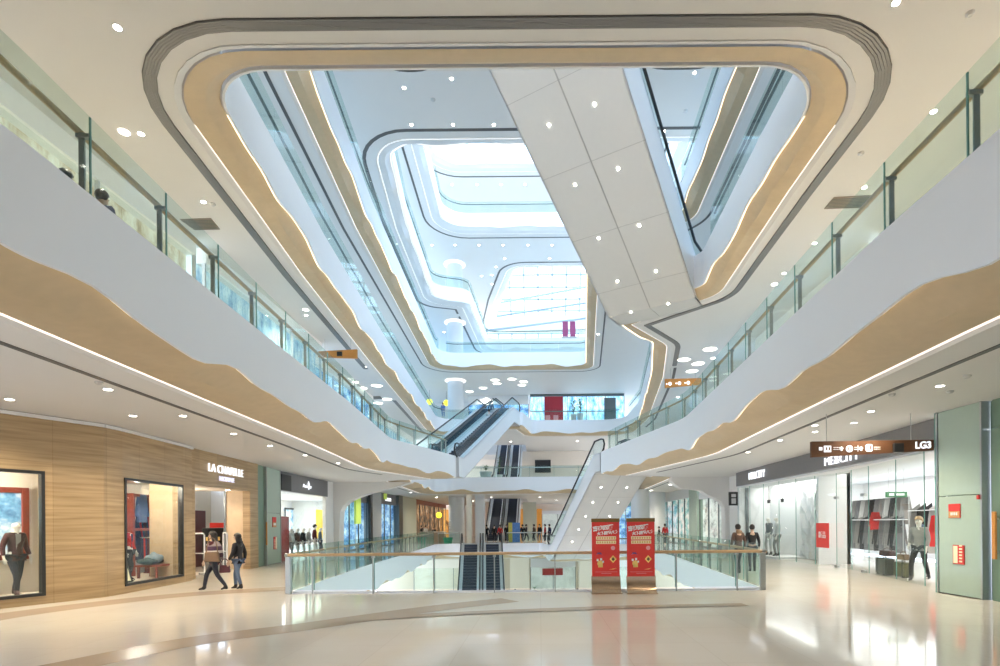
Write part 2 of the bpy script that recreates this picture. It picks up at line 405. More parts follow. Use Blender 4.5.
def level(k, corners, cw, goldm, outer, extra=(), ph=0.0, keep=None, led=ledwarm, led2=ledwhite, amp=1.0, lw=.035, kled=None, calm=None):
    zf = HF * k; zc = zf - HF + HC
    holesC, holesF = [], []
    for i, cs in enumerate(corners):
        edge_ring(k * 100 + i + 1, cs, zf, zc, cw, goldm, ph + i, keep=keep, led=led, led2=led2, amp=amp, lw=lw, kled=kled, calm=calm)
        holesC.append(outline(cs, cw + .155)); holesF.append(outline(cs, .11))
    for r in extra: holesC.append(r); holesF.append(r)
    mb = MB(); slab(mb, outer, holesC, zc); struct(mb, 'ceiling', ceilm, fixn=True)
    mb = MB(); slab(mb, outer, holesF, zf); struct(mb, 'floor', floorm, fixn=True)
    for r in extra:                                            # lining of the escalator openings
        mb = MB(); mb.strip([[v3(p, zc), v3(p, zf)] for p in r], True); struct(mb, 'trim_%d' % (k * 100 + 90), white)
stair_hole = rect(-6.6, -1.5, 60.5, 69)
# ground floor (the upper floor of a level below)
edge_ring(1, C0, 0, -1.34, .8, gold, .4)
mb = MB(); slab(mb, OUT, [outline(C0, .11)], 0.0); struct(mb, 'floor', floorm)
mb = MB(); slab(mb, OUT, [outline(C0, .955)], -1.34); struct(mb, 'ceiling', ceilm)
mb = MB(); mb.box(-17, 17, 8, 84, -6.1, -5.9); struct(mb, 'floor', floorm)
mb = MB(); mb.box(-17, 17, 8, 8.3, -5.9, -1.34); struct(mb, 'wall_lower_front', white)
# curved inlays in the terrazzo
def inlay(pxs, w, name, z=.004):
    pts = [P(a, b, 0).xy for a, b in pxs]; d = []
    n = len(pts)
    for i in range(n - 1):
        p0, p1, p2, p3 = pts[max(0, i - 1)], pts[i], pts[i + 1], pts[min(n - 1, i + 2)]
        for j in range(8):
            t = j / 8; d.append(.5 * ((2 * p1) + (p2 - p0) * t + (2 * p0 - 5 * p1 + 4 * p2 - p3) * t * t + (3 * p1 - p0 - 3 * p2 + p3) * t ** 3))
    d.append(pts[-1]); nn = normals(d, False)
    mb = MB(); mb.strip([[v3(p + q * w / 2, z), v3(p - q * w / 2, z)] for p, q in zip(d, nn)]); struct(mb, name, bandm)
inlay([(20, 676), (75, 665), (195, 641), (310, 626), (430, 609), (510, 600)], .8, 'trim_1')
inlay([(-60, 628), (0, 617), (90, 605), (185, 595), (290, 588.5)], 1.0, 'trim_2', .008)
inlay([(330, 622), (420, 616), (500, 612), (625, 607.5), (745, 605)], .4, 'trim_3', .012)
level(1, [C1], 1.2, gold, OUT, [stair_hole], .2, lw=.10)
level(2, [C2], .72, gold, OUT, [rect(-6.6, -1.5, 60.5, 69)], 1.1, kled=lambda p: p.y > 11.9, calm=lambda p: max(0, min(1, (p.y - 11) / 3)))
level(3, [C3], .72, gold, OUT, [], 2.0)
level(4, [C4], .75, coveW, OUT, [], .7, led2=ledcool, led=ledcool)
level(5, [C5, C5b], .8, coveW, [(-17, 10), (17, 10), (17, 76), (-17, 76)], [], 1.6, led2=ledcool, led=ledcool, amp=.6)
level(6, [C6], .8, coveW, [(-17, 12), (17, 12), (17, 65), (-17, 65)], [], 2.6, led2=ledcool, led=ledcool, amp=.6)
# air slots in the soffits
slot_ring(100, C1, HC, 2.1, .12, 0, keep=lambda p: -3 < p.y < 30)
slot_ring(101, C1, HC, 1.65, .09, 0, keep=lambda p: p.y > 36 and (p.x > 7.5 or p.x < -9.3))
slot_ring(200, C2, HF + HC, 1.15, .24, 5, keep=lambda p: p.y < 30.5 or (p.y > 38 and p.x < -5))
slot_ring(201, C2, HF + HC, 1.25, .16, 0, keep=lambda p: 30.5 <= p.y < 50 and p.x > 0)
slot_ring(300, C3, 2 * HF + HC, 1.3, .12, 0)
slot_ring(400, C4, 3 * HF + HC, 1.4, .2, 0, keep=lambda p: not (p.y > 53.5 and p.x < -7.7 and p.y < 57))
slot_ring(500, C5, 4 * HF + HC, 1.4, .16)
slot_ring(501, C5b, 4 * HF + HC, 1.5, .2)
slot_ring(600, C6, 5 * HF + HC, 1.4, .16)
for x0, x1 in ((-7.4, -3.9), (4.2, 8.6)):                       # far ends of two small openings, level four
    cs = [(x0, 20.0, .8), (x1, 20.0, .8), (x1, 24.6, 1.6), (x0, 24.6, 1.6)]
    slot_ring(410, cs, 3 * HF + HC, 0, .22)
# round columns
def column(x, y, z0, z1, r, m=white, ring=True):
    mb = MB(); mb.lathe([(r, z0), (r, z1 - .02)], (x, y, 0), 28); struct(mb, 'pillar', m, smooth=True)
    if ring:
        mb = MB(); mb.lathe([(r + .02, z1 - .16), (r + .26, z1 - .05), (r + .26, z1 - .02), (r + .02, z1 - .02)], (x, y, 0), 28); struct(mb, 'trim_7', ledcool, smooth=True)
for k in range(5):
    column(-8.45, 55.8, HF * k, HF * k + HC, .8, white, k > 0)
for x, y, r in ((8.3, 45.5, .75), (10.6, 50, .8)): column(x, y, 0, HC, r, white, False)
mb = MB(); mb.box(-6.75, -6.3, 50.6, 51.1, 0, HC); struct(mb, 'pillar', creamcol)
mb = MB(); mb.box(-6.2, -5.3, 52.6, 53.3, 0, HC); struct(mb, 'pillar', white)
for x in (-2.0, 4.6): 
    mb = MB(); mb.box(x - .9, x + .9, 52.4, 54, -5.9, -1.34); struct(mb, 'pillar', creamcol)
# ------------------------------------------------------------------ railings
def subpath(cs, keep, d=.05):
    pts = outline(cs, d); n = len(pts); ok = [keep(p) for p in pts]
    if all(ok): return pts + [pts[0]]
    st = [i for i in range(n) if ok[i] and not ok[i - 1]]
    best = []
    for i in st:
        cur = []; k = i
        while ok[k % n] and len(cur) < n: cur.append(pts[k % n]); k += 1
        if sum((a - b).length for a, b in zip(cur, cur[1:])) > sum((a - b).length for a, b in zip(best, best[1:])): best = cur
    return best
def resample(pts, s0, s1, sl):
    out = []
    def at(s):
        s = max(0, min(sl[-1], s))
        for i in range(1, len(sl)):
            if sl[i] >= s - 1e-9:
                L = sl[i] - sl[i - 1]
                return pts[i - 1].lerp(pts[i], (s - sl[i - 1]) / L if L > 1e-9 else 0)
        return pts[-1]
    out.append(at(s0))
    out += [pts[i] for i in range(len(pts)) if s0 + .03 < sl[i] < s1 - .03]
    out.append(at(s1)); return out
def railing(label, pts, zf, plen=1.6, gh=1.15, rz=.98, railm=None, group=None, post=True, posth=True, rr=.042, anchor=None):
    pts = [p for i, p in enumerate(pts) if i == 0 or (p - pts[i - 1]).length > 1e-3]
    sl = arclen(pts); L = sl[-1]; n = max(1, round(L / plen)); cuts = [L * k / n for k in range(n + 1)]
    if anchor:
        i = min(range(len(pts)), key=lambda k: (pts[k] - Vector(anchor)).length); s0 = sl[i] + ((Vector(anchor) - pts[i]).dot((pts[min(i + 1, len(pts) - 1)] - pts[max(i - 1, 0)]).normalized()))
        f = s0 % plen; cuts = [0.0] if f > .15 else []
        while f < L - .15: cuts.append(f); f += plen
        cuts.append(L); n = len(cuts) - 1
    base = pts[len(pts) // 2]
    e = empty('glass_railing', (base.x, base.y, zf), 0, label, 'railing', group)
    T = Vector((base.x, base.y, zf))
    for k in range(n):
        q = resample(pts, cuts[k] + .012, cuts[k + 1] - .012, sl); nn = normals(q, False)
        mb = MB(); mb.strip([[(p.x - T.x + a.x * d, p.y - T.y + a.y * d, z) for d, z in ((-.008, .1), (-.008, gh), (.008, gh), (.008, .1))] for p, a in zip(q, nn)], False, True)
        mb.build('glass_panel', glassr, e)
    nn = normals(pts, False)
    mb = MB(); mb.tube([(p.x - T.x + a.x * .15, p.y - T.y + a.y * .15, rz) for p, a in zip(pts, nn)], rr, 8); mb.build('handrail', railm or wood, e, smooth=True)
    if post:
        for k in range(n + 1):
            q = resample(pts, max(0, cuts[k] - .05), min(L, cuts[k] + .05), sl); a = q[0]; b = q[-1]; t = (b - a).normalized(); m = (a + b) / 2; o = Vector((t.y, -t.x))
            mb = MB(); c = m + o * .10 - T.xy
            mb.fbox((c.x, c.y, 0), (t.x, t.y, 0), (o.x, o.y, 0), (0, 0, 1), -.012, .012, -.035, .035, 0.0, rz - .03)
            mb.fbox((c.x, c.y, 0), (t.x, t.y, 0), (o.x, o.y, 0), (0, 0, 1), -.03, .03, -.10, .06, rz - .10, rz - .05)
            mb.build('post', post_m, e)
            if 0 < k < n:
                c = m - T.xy; mb = MB(); mb.fbox((c.x, c.y, 0), (t.x, t.y, 0), (o.x, o.y, 0), (0, 0, 1), -.011, .011, -.009, .009, .1, gh); mb.build('panel_joint', edgegl, e)
    return e
gw = None
railing('glass balustrade with wooden handrail along the front edge of the ground floor void', [Vector((-6.72, 14.8)), Vector((5.9, 14.8))], 0, 1.62, 1.0, 1.05, group=gw, anchor=(-2.85, 14.8))
railing('glass balustrade along the ground floor void on the stone shop side', subpath(C0, lambda p: p.x < -5 and 15.0 < p.y < 48)[::1], 0, 1.6, 1.25, 1.02)
railing('glass balustrade along the ground floor void on the white clothes shop side', subpath(C0, lambda p: p.x > 4.3 and 15.0 < p.y < 45.0), 0, 1.6, 1.25, 1.02)
railing('glass balustrade of the ground floor bridge beside the descending escalators', [Vector((-3.0, 49.6)), Vector((.1, 49.6))], 0, 1.6, 1.1, 1.0, steel)
railing('glass balustrade of the ground floor bridge beside the round column', [Vector((-9.2, 49.6)), Vector((-7.2, 49.6))], 0, 1.6, 1.1, 1.0, steel)
for x, y, a in ((-6.78, 14.8, 'steel end post of the front balustrade near the stone shop wall'), (5.98, 14.8, 'steel end post of the front balustrade near the white clothes shop')):
    mb = MB(); mb.box(-.075, .075, -.04, .04, 0, 1.0); mb.tube([(-.09, .0, 1.05), (.09, .0, 1.05)], .045, 10)
    o = mb.build('railing_post', post_m, bevel=.01, loc=(x, y, 0), label=a, cat='post')
railing('glass balustrade with wooden handrail above the stone shop walkway, first upper floor', subpath(C1, lambda p: p.x < -4.6 and -2.7 < p.y < 33.0), HF, 1.6, anchor=(-5.53, 7.0))
railing('glass balustrade with wooden handrail above the white clothes shop, first upper floor', subpath(C1, lambda p: p.x > 3.6 and -2.95 < p.y < 31.5), HF, 1.6, anchor=(5.0, 6.4))
railing('glass balustrade of the far bridge on the first upper floor', subpath(C1, lambda p: p.y > 48.5), HF, 2.2, rz=1.0, railm=steel)
railing('short glass balustrade at the head of the escalator with dotted soffit, first upper floor', [Vector((6.9, 34.2)), Vector((7.6, 48.5))], HF, 2.2, railm=steel)
def upper(k, cs, sides):
    for lab, keep in sides: railing(lab, subpath(cs, keep), HF * k, 2.4, 1.15, 1.0, railm=dsteel, post=False)
upper(2, C2, [('glass balustrade on the long window side of the second upper floor', lambda p: p.x < -5 and p.y < 52.6),
              ('glass balustrade on the second upper floor beside the great slanting escalator', lambda p: p.x > 5.2 and 10.9 < p.y < 19.8),
              ('glass balustrade on the second upper floor behind the great slanting escalator', lambda p: p.x > 4.9 and 27 < p.y < 52),
              ('glass balustrade of the second upper floor bridge with potted plants', lambda p: p.y > 53.2 and p.x > -.8)])
railing('glass balustrade on the second upper floor near the yellow lamps', [Vector((-9.4, 53.5)), Vector((-5.2, 53.5))], HF * 2, 2.2, railm=steel, post=False)
upper(3, C3, [('glass balustrade on the long window side of the third upper floor', lambda p: p.x < -5 and p.y < 50.5),
              ('glass balustrade on the third upper floor over the great slanting escalator', lambda p: p.x > 5.5 and 12 < p.y < 26),
              ('glass balustrade of the far bridge on the third upper floor', lambda p: p.y > 51.0)])
upper(4, C4, [('glass balustrade on the window side of the fourth upper floor', lambda p: p.x < -6.3 and p.y < 52),
              ('glass balustrade of the far bridge with purple banners, fourth upper floor', lambda p: p.y > 64.5),
              ('glass balustrade at the set-back of the fourth upper floor', lambda p: p.x < -5.2 and 52 < p.y < 64.5)])
upper(5, C5, [('glass balustrade of the fifth upper floor bridge', lambda p: p.y > 44)])
upper(6, C6, [('glass balustrade of the topmost visible bridge', lambda p: p.y > 44)])
# ------------------------------------------------------------------ escalators
def escalator(label, group, lo, hi, w, a, b, depth=1.0, sides='LR', lights=(), soffit=True, glassm=None, sidem=None, lamps_v=(), seams=True, lip=.12):
    lo, hi = Vector(lo), Vector(hi); D = (hi - lo).xy; L = D.length; ang = math.atan2(D.y, D.x); h = hi.z - lo.z
    e = empty('escalator', lo, ang, label, 'escalator', group)
    X, Y, Z = (1, 0, 0), (0, 1, 0), (0, 0, 1)
    line = [(0, 0), (a, 0), (L - b, h), (L, h)]
    sl = h / (L - a - b)
    k = depth * sl * .5
    bot = [(0, -depth), (a + k * .5, -depth), (L - b + k * .5, h - depth), (L, h - depth)]
    top = [(0, lip), (a - .05, lip), (L - b - .05, h + lip), (L, h + lip)]
    poly = [p for p in bot] + [p for p in reversed(top)]
    for sgn, nm in ((1, 'L'), (-1, 'R')):
        if nm in sides:
            mb = MB(); v = sgn * w / 2; mb.prism(poly, (0, 0, 0), X, Z, Y, min(v, v - sgn * .06), max(v, v - sgn * .06)); mb.build('side_panel', sidem or white, e)
    for u_, zz in ((0, 0), (L - .05, h)):
        mb = MB(); mb.box(u_, u_ + .05, -w / 2, w / 2, zz - depth, zz + lip - .03); mb.build('end_panel', sidem or white, e)
    if soffit:
        mb = MB(); mb.strip([[(p[0], -w / 2, p[1]), (p[0], w / 2, p[1]), (p[0], w / 2, p[1] + .05), (p[0], -w / 2, p[1] + .05)] for p in bot], False, True); mb.build('soffit', soffitm, e)
        if seams:
            mb = MB(); tz = math.atan(sl)
            run = math.hypot(L - a - b, h); d = Vector((math.cos(tz), 0, math.sin(tz))); nrm = Vector((-math.sin(tz), 0, math.cos(tz)))
            o = Vector((bot[1][0], 0, bot[1][1]))
            q = 1.2
            while q < run: 
                mb.fbox(o, d, Y, nrm, q, q + .012, -w / 2, w / 2, -.004, .004); q += 2.4
            sg = -1 if lights and lights[0] < 0 else 1
            mb.fbox(o, d, Y, nrm, 0, run, sg * w / 2 - .014, sg * w / 2 + .014, -.005, .004)
            mb.build('seam', mat('seam_grey', (.46, .44, .41), .5), e)
    tz = math.atan(sl); d = Vector((math.cos(tz), 0, math.sin(tz))); nrm = Vector((-math.sin(tz), 0, math.cos(tz)))
    for q in lights:
        q = abs(q); c = Vector((bot[1][0], 0, bot[1][1])) + d * q
        vv = lamps_v[0] if lamps_v else 0
        mb = MB(); mb.fbox(c, d, Y, nrm, -.032, .032, vv - .032, vv + .032, -.02, .002); mb.build('downlight', lampm, e)
    # steps
    n = max(6, int(h / .2)); st = [(0, 0), (a, 0)]
    for i in range(n): 
        x0 = a + (L - a - b) * i / n; x1 = a + (L - a - b) * (i + 1) / n; z1 = h * (i + 1) / n
        st += [(x0 + .015, z1 - .01), (x0 + .02, z1), (x1, z1)]
    st += [(L, h)]
    iw = w / 2 - .36
    mb = MB(); mb.strip([[(x, -iw, z), (x, iw, z)] for x, z in st]); 
    mb.build('steps', stepm, e)
    def rail_line(dz, x0=0.0, x1=0.0): return [(x0, dz), (a, dz), (L - b, h + dz), (L + x1, h + dz)]
    for sgn in (1, -1):
        v0, v1 = sorted((sgn * iw, sgn * (w / 2)))
        mb = MB(); mb.strip([[(x, v0, z), (x, v1, z), (x, v1, z - .1), (x, v0, z - .1)] for x, z in rail_line(.13)], False, True); mb.build('deck', alum, e)
        vg = sgn * (w / 2 - .11)
        g = [(.0, .12), (-.32, .35), (-.4, .6), (-.25, .84), (0, .9)] + [(a - .1, .9), (L - b - .1, h + .9), (L, h + .9), (L + .25, h + .84), (L + .4, h + .6), (L + .32, h + .35), (L, h + .12), (L - b, h + .12), (a, .12)]
        mb = MB(); mb.prism(g, (0, vg, 0), X, Z, Y, -.006, .006); mb.build('balustrade_glass', glassm or glasse, e)
        hr = [(.0, .1), (-.34, .33), (-.43, .6), (-.28, .87), (0, .95), (a - .1, .95), (L - b - .1, h + .95), (L, h + .95), (L + .28, h + .87), (L + .43, h + .6), (L + .34, h + .33), (L, h + .1)]
        mb = MB(); mb.tube([(x, vg, z) for x, z in hr], .055, 8); mb.build('handrail', black, e, smooth=True)
    return e
def pair(labels, group, lo, hi, w, a, b, **k):
    lo, hi = Vector(lo), Vector(hi); D = (hi - lo).xy.normalized(); lf = Vector((-D.y, D.x, 0))
    res = []
    for sgn, lab, sd in ((1, labels[0], 'L'), (-1, labels[1], 'R')):
        kk = dict(k); kk['sides'] = sd; lv_ = kk.pop('lampv', None)
        if lv_: kk['lamps_v'] = (lv_[0] if sgn > 0 else lv_[1],)
        if 'lights' in k: kk['lights'] = [(-q if sgn > 0 else q) for q in k['lights']]
        res.append(escalator(lab, group, lo + lf * sgn * (w / 2 + .008), hi + lf * sgn * (w / 2 + .008), w, a, b, **kk))
    return res
# great diagonal pair, second to third upper floor (rises toward the camera)
W1 = 3.68; th = math.radians(31.95)
dv = Vector((-math.sin(th), -math.cos(th), 0)); rv = Vector((-math.cos(th), math.sin(th), 0))   # uphill, and toward its far side
br = Vector((6.05, 21.1, 0)); c0 = br + rv * W1 / 2
lo = c0 - dv * 1.2; run = HF / math.tan(math.radians(30)); hi = lo + dv * (run + 2.2)
pair(['great slanting escalator seen from below, unit with the blue-white side panel', 'great slanting escalator seen from below, unit edging the view of the upper bridges'], None,
     (lo.x, lo.y, 2 * HF), (hi.x, hi.y, 3 * HF), W1 / 2, 1.0, 1.2, depth=1.35, lights=[.001, 1.55, 3.45, 5.5, 7.45, 9.5], lip=.02, lampv=(-.18, .11))
# ground floor to first upper floor
dirR = (Vector((3.62, 32.85, 0)) - Vector((.62, 43.6, 0))); u = dirR.normalized(); lf = Vector((-u.y, u.x, 0))
w = 1.78; off = lf * w
lo = Vector((.62, 43.6, 0)) + off; hi = Vector((3.62, 32.85, HF)) + off
pair(['upward escalator from the ground floor bridge, the unit over the red banners', 'upward escalator from the ground floor bridge, the unit with the long white side panel'], None,
     (lo.x, lo.y, 0), (hi.x, hi.y, HF), w, .9, 1.0, depth=1.0, lights=[1.0 + 1.7 * i for i in range(6)])
# first to second upper floor
p0 = Vector((-5.02, 34.12, 0)); p1 = Vector((-1.75, 49.9, 0)); u = (p1 - p0).normalized(); lf = Vector((-u.y, u.x, 0)); w = 1.7
pair(['escalator climbing to the second upper floor, the unit farther from its white side panel', 'escalator climbing to the second upper floor, the unit beside its white side panel'], None,
     tuple((p0 + lf * w).xy) + (HF,), tuple((p1 + lf * w).xy) + (2 * HF,), w, .9, 2.2, depth=1.15, seams=False)
# down to the lower floor, toward the camera
w = 1.85
tp = Vector((-5.25, 49.45, 0)); bt = Vector((-4.15, 38.0, 0))
pair(['escalator going down to the lower floor, the unit nearer the potted plant', 'escalator going down to the lower floor, the unit nearer the standing crowd'], None,
     (bt.x, bt.y, -HF), (tp.x, tp.y, 0), w, 1.0, .8, depth=1.0, seams=False)
# behind the bridge, ground to first and first to second
w = 1.75
pair(['steep white escalator behind the ground floor bridge, the unit nearer the cream pillar', 'steep white escalator behind the ground floor bridge, the unit nearer the orange wall'], None,
     (-4.0, 55.6, 0), (-4.0, 68.6, HF), w, .9, 1.8, depth=1.0, seams=False, glassm=white)
w = 1.45
pair(['escalator behind the first upper floor bridge, the unit nearer the green planter', 'escalator behind the first upper floor bridge, the unit nearer the dark shop sign'], None,
     (-3.5, 56.6, HF), (-3.5, 69.4, 2 * HF), w, .9, 1.8, depth=1.0, seams=False, glassm=white)
# ------------------------------------------------------------------ walls and shops
def pwall(name, p, q, z0, z1, m, holes=(), thick=.25, side=1, uoff=0.0, kind='structure', parent=None):
    """wall from p to q; holes (u0, u1, za, zb) in metres along it; thickness grows to the given side"""
    p, q = Vector(p), Vector(q); L = (q - p).length; t = (q - p) / L; n = Vector((t.y, -t.x)) * side
    o, u, v, w = (p.x, p.y, 0), (t.x, t.y, 0), (0, 0, 1), (n.x, n.y, 0)
    xs = sorted({0.0, L} | {h[0] for h in holes} | {h[1] for h in holes}); mb = MB()
    for a, b in zip(xs, xs[1:]):
        cuts = sorted([(h[2], h[3]) for h in holes if h[0] <= a + 1e-6 and h[1] >= b - 1e-6]); z = z0
        for ca, cb in cuts:
            if ca > z + 1e-6: mb.fbox(o, u, v, w, a, b, z, ca, 0, thick)
            z = cb
        if z < z1 - 1e-6: mb.fbox(o, u, v, w, a, b, z, z1, 0, thick)
    ob = mb.build(name, m, kind=kind, parent=parent)
    uvl = ob.data.uv_layers.new(name='UVMap')
    for lp in ob.data.loops:
        c = ob.data.vertices[lp.vertex_index].co
        d = Vector((c.x - p.x, c.y - p.y)); uvl.data[lp.index].uv = (d.dot(t) + abs(d.dot(n)) + uoff, c.z)
    return ob
class Fr:                                     # a frame on a wall: u along, w away from the hall
    def __init__(s, p, q, side=1):
        s.p, s.q = Vector(p), Vector(q); s.L = (s.q - s.p).length; s.t = (s.q - s.p) / s.L; s.n = Vector((s.t.y, -s.t.x)) * side
        s.o, s.u, s.v, s.w = (s.p.x, s.p.y, 0), (s.t.x, s.t.y, 0), (0, 0, 1), (s.n.x, s.n.y, 0)
    def at(s, u, z, w): c = s.p + s.t * u + s.n * w; return Vector((c.x, c.y, z))
    def box(s, mb, u0, u1, z0, z1, w0, w1): mb.fbox(s.o, s.u, s.v, s.w, u0, u1, z0, z1, w0, w1); return mb
    def upx(s, px, w):
        k = (px - CX) / F; o = s.p + s.n * w
        return (k * o.y - o.x) / (s.t.x - k * s.t.y)
    def rz(s): return math.atan2(-s.n.y, -s.n.x) - PI / 2 + PI   # +y of a thing turned to the hall -> see face()
def light(kind, loc, power, col=(1, .9, .78), size=.1, rot=None, spot=None, sy=None):
    d = bpy.data.lights.new('lamp', kind); d.energy = power; d.color = col
    if kind == 'AREA':
        d.size = size
        if sy: d.shape = 'RECTANGLE'; d.size_y = sy
    else: d.shadow_soft_size = size
    if kind == 'SPOT': d.spot_size = spot or 2.2; d.spot_blend = .8
    o = bpy.data.objects.new('lamp', d); COL.objects.link(o); o.location = loc
    if rot: o.rotation_euler = rot
    return o
def framebox(f, u0, u1, z0, z1, th, dp, name, m, parent=None, w0=-.03, kind=None):
    mb = MB()
    f.box(mb, u0, u0 + th, z0, z1, w0, dp); f.box(mb, u1 - th, u1, z0, z1, w0, dp)
    f.box(mb, u0 + th, u1 - th, z1 - th, z1, w0, dp); f.box(mb, u0 + th, u1 - th, z0, z0 + th, w0, dp)
    return mb.build(name, m, parent, kind=kind)
def text(body, size, loc, u, v, depth, m, name, parent=None, bold=.0, xs=1.0, **k):
    c = bpy.data.curves.new(name, 'FONT'); c.body = body; c.size = size; c.extrude = depth; c.align_x = 'CENTER'; c.align_y = 'CENTER'; c.offset = bold
    t = bpy.data.objects.new(name, c); COL.objects.link(t)
    dg = bpy.context.evaluated_depsgraph_get(); me = bpy.data.meshes.new_from_object(t.evaluated_get(dg))
    bpy.data.objects.remove(t); bpy.data.curves.remove(c)
    u, v = Vector(u).normalized(), Vector(v).normalized(); w = u.cross(v)
    M = Matrix((u * xs, v, w)).transposed().to_4x4(); M.translation = Vector(loc)
    me.transform(M); me.materials.clear(); me.materials.append(m)
    o = bpy.data.objects.new(name, me); COL.objects.link(o)
    if parent: o.parent = parent; o.matrix_parent_inverse = Matrix.Identity(4)
    return tag(o, **k)
ZU = (0, 0, 1)
# ---- stone shop on the left -------------------------------------------------
A0, A1, A2, A3, A4, A5 = (-13.35, 10.2), (-11.95, 13.3), (-11.45, 14.45), (-11.45, 15.1), (-11.75, 18.15), (-11.85, 18.75)
TOP = HC
f1 = Fr(A0, A1, -1); f2 = Fr(A3, A4, -1)
pwall('wall_left', (-15.5, 5.5), A0, 0, TOP, trav, (), .3, -1, 0)
pwall('wall_left', A0, A1, 0, TOP, trav, [(.35, f1.L - .02, .2, 3.2)], .3, -1, 5.2)
pwall('wall_left', A1, A2, 0, TOP, trav, (), .3, -1, 8.6); pwall('wall_left', A2, A3, 0, TOP, trav, (), .3, -1, 9.9)
pwall('wall_left', A3, A4, 0, TOP, trav, [(.06, f2.L - .06, .2, 3.2)], .3, -1, 10.5)
pwall('wall_left', A4, A5, 0, TOP, trav, (), .34, -1, 13.6)
B0, B1 = (-12.03, 18.75), (-12.45, 24.3)
f3 = Fr(B0, B1, -1)
pwall('wall_left', B0, B1, 0, TOP, trav, [(.5, 4.78, -.01, 3.32)], .3, -1, 14.2)
mb = MB()
for a, b in ((A0, A1), (A1, A2), (A2, A3), (A3, A4), (A4, A5)):
    Fr(a, b, -1).box(mb, 0, Fr(a, b).L, TOP - .10, TOP - .02, -.06, 0)
struct(mb, 'trim_4', ceilm)
def display_window(f, u0, u1, num, depth, backm, ext=1.2, sided=None):
    e = empty('window_%d' % num, f.at(u0, 0, 0)); e['kind'] = 'structure'
    framebox(f, u0, u1, .2, 3.2, .07, .12, 'window_frame', blackf, None, kind='structure')
    mb = MB(); f.box(mb, u0 + .05, u1 - .05, .25, 3.15, .02, .035); mb.build('window_pane', glassw, kind='structure')
    bpy.data.objects.remove(e)
    sided = sided or depth
    for nm, (a, b, c, d, g, h) in (('wall_display_back', (u0 - .1, u1 + ext, .2, 3.4, depth, depth + .1)), ('floor_display', (u0, u1 + ext, .1, .2, .31, depth)), ('ceiling_display', (u0, u1 + ext, 3.3, 3.4, .31, depth)),
                           ('wall_display_side', (u0 - .15, u0, .2, 3.4, .31, depth)), ('wall_display_side', (u1 + (ext if sided == depth else .06), u1 + (ext if sided == depth else .06) + .1, .2, 3.3, .31, sided))):
        mb = MB(); f.box(mb, a, b, c, d, g, h); struct(mb, nm, (backm if sided == depth or 'side' in nm else cream_w) if 'wall' in nm else cream_w)
cream_w = mat('display_cream', (.82, .74, .64), .5)
display_window(f1, .35, f1.L - .02, 1, 1.25, cream_w)
display_window(f2, .06, f2.L - .06, 2, 2.2, mat('display_stone', (.62, .47, .31), .5, var=.15, scale=4), 1.6, 1.07)
for f, w in ((f1, 260), (f2, 130)):
    c = f.at(f.L * .5, 3.15, .55); light('POINT', c, w, (1, .88, .72), .08)
# picture on the back wall of the first display
def picture(f, u0, u1, z0, z1, w, fm, pm, label, th=.14):
    c = f.at((u0 + u1) / 2, z0, w); e = empty('framed_picture', c, 0, label, 'picture')
    o = Vector(c); mb = MB(); 
    mb.fbox((0, 0, 0), f.u, f.v, f.w, (u0 - u1) / 2, (u1 - u0) / 2, 0, z1 - z0, -.02, -.005); mb.build('print', pm, e)
    mb = MB(); h = (u1 - u0) / 2
    for a, b, q, r in ((-h, -h + th, 0, z1 - z0), (h - th, h, 0, z1 - z0), (-h + th, h - th, 0, th), (-h + th, h - th, z1 - z0 - th, z1 - z0)): mb.fbox((0, 0, 0), f.u, f.v, f.w, a, b, q, r, -.08, -.005)
    mb.build('frame', fm, e, bevel=.012); return e
redwood = mat('red_wood', (.26, .045, .025), .35, var=.2, scale=12)
picture(f1, 1.9, f1.upx(28, 1.25), 1.05, 2.85, 1.25, redwood, poster_blue, 'large blue and white poster in a red-brown wooden frame behind the walking mannequin')
# ---- entrance of the stone shop
g0, g1 = .5, 4.8
for nm, (a, b, c, d, g, h), m in (('wall_entrance_back', (-.6, g1 + 4.0, 0, 3.6, 3.4, 3.5), cream_w), ('wall_entrance_side', (g1, g1 + .15, 0, 3.4, .3, 1.0), mat('display_stone', (.62, .47, .31), .5)),
                                  ('trim_10', (-.2, -.19, 0, .01, 3.3, 3.31), cream_w), ('ceiling_entrance', (-.6, g1, 3.32, 3.42, .3, 3.4), cream_w)):
    mb = MB(); f3.box(mb, a, b, c, d, g, h); struct(mb, nm, m)
mb = MB(); f3.box(mb, f3.upx(193, 3.1), f3.upx(203.5, 3.1), 0, 2.55, 3.0, 3.15); mb.build('cabinet', mat('plum_panel', (.13, .025, .03), .4), label='dark plum panel cabinet inside the stone shop entrance', cat='cabinet', bevel=.01)
mb = MB(); f3.box(mb, 4.7, 4.74, 0, 3.32, 1.0, 1.04); mb.build('glass_door_edge', dsteel, kind='structure')
light('POINT', f3.at(3.0, 2.9, 1.8), 60, (1, .86, .66), .1)
for u, w in ((.85, .5), (1.8, 1.6), (3.9, .5)):
    c = f3.at(u, 3.32, w); mb = MB(); mb.lathe([(.10, -.015), (.10, .0)], (0, 0, 0), 16); o = mb.build('downlight', lamprim, loc=c, label='recessed downlight in the stone shop entrance ceiling', cat='light', group='entrance downlights'); mb = MB(); mb.lathe([(.075, -.02), (.075, -.016)], (0, 0, 0), 16); mb.build('lamp_disc', lampm, o)
    light('SPOT', c + Vector((0, 0, -.06)), 60, (1, .85, .65), .05, spot=2.2) if w < 1 else None
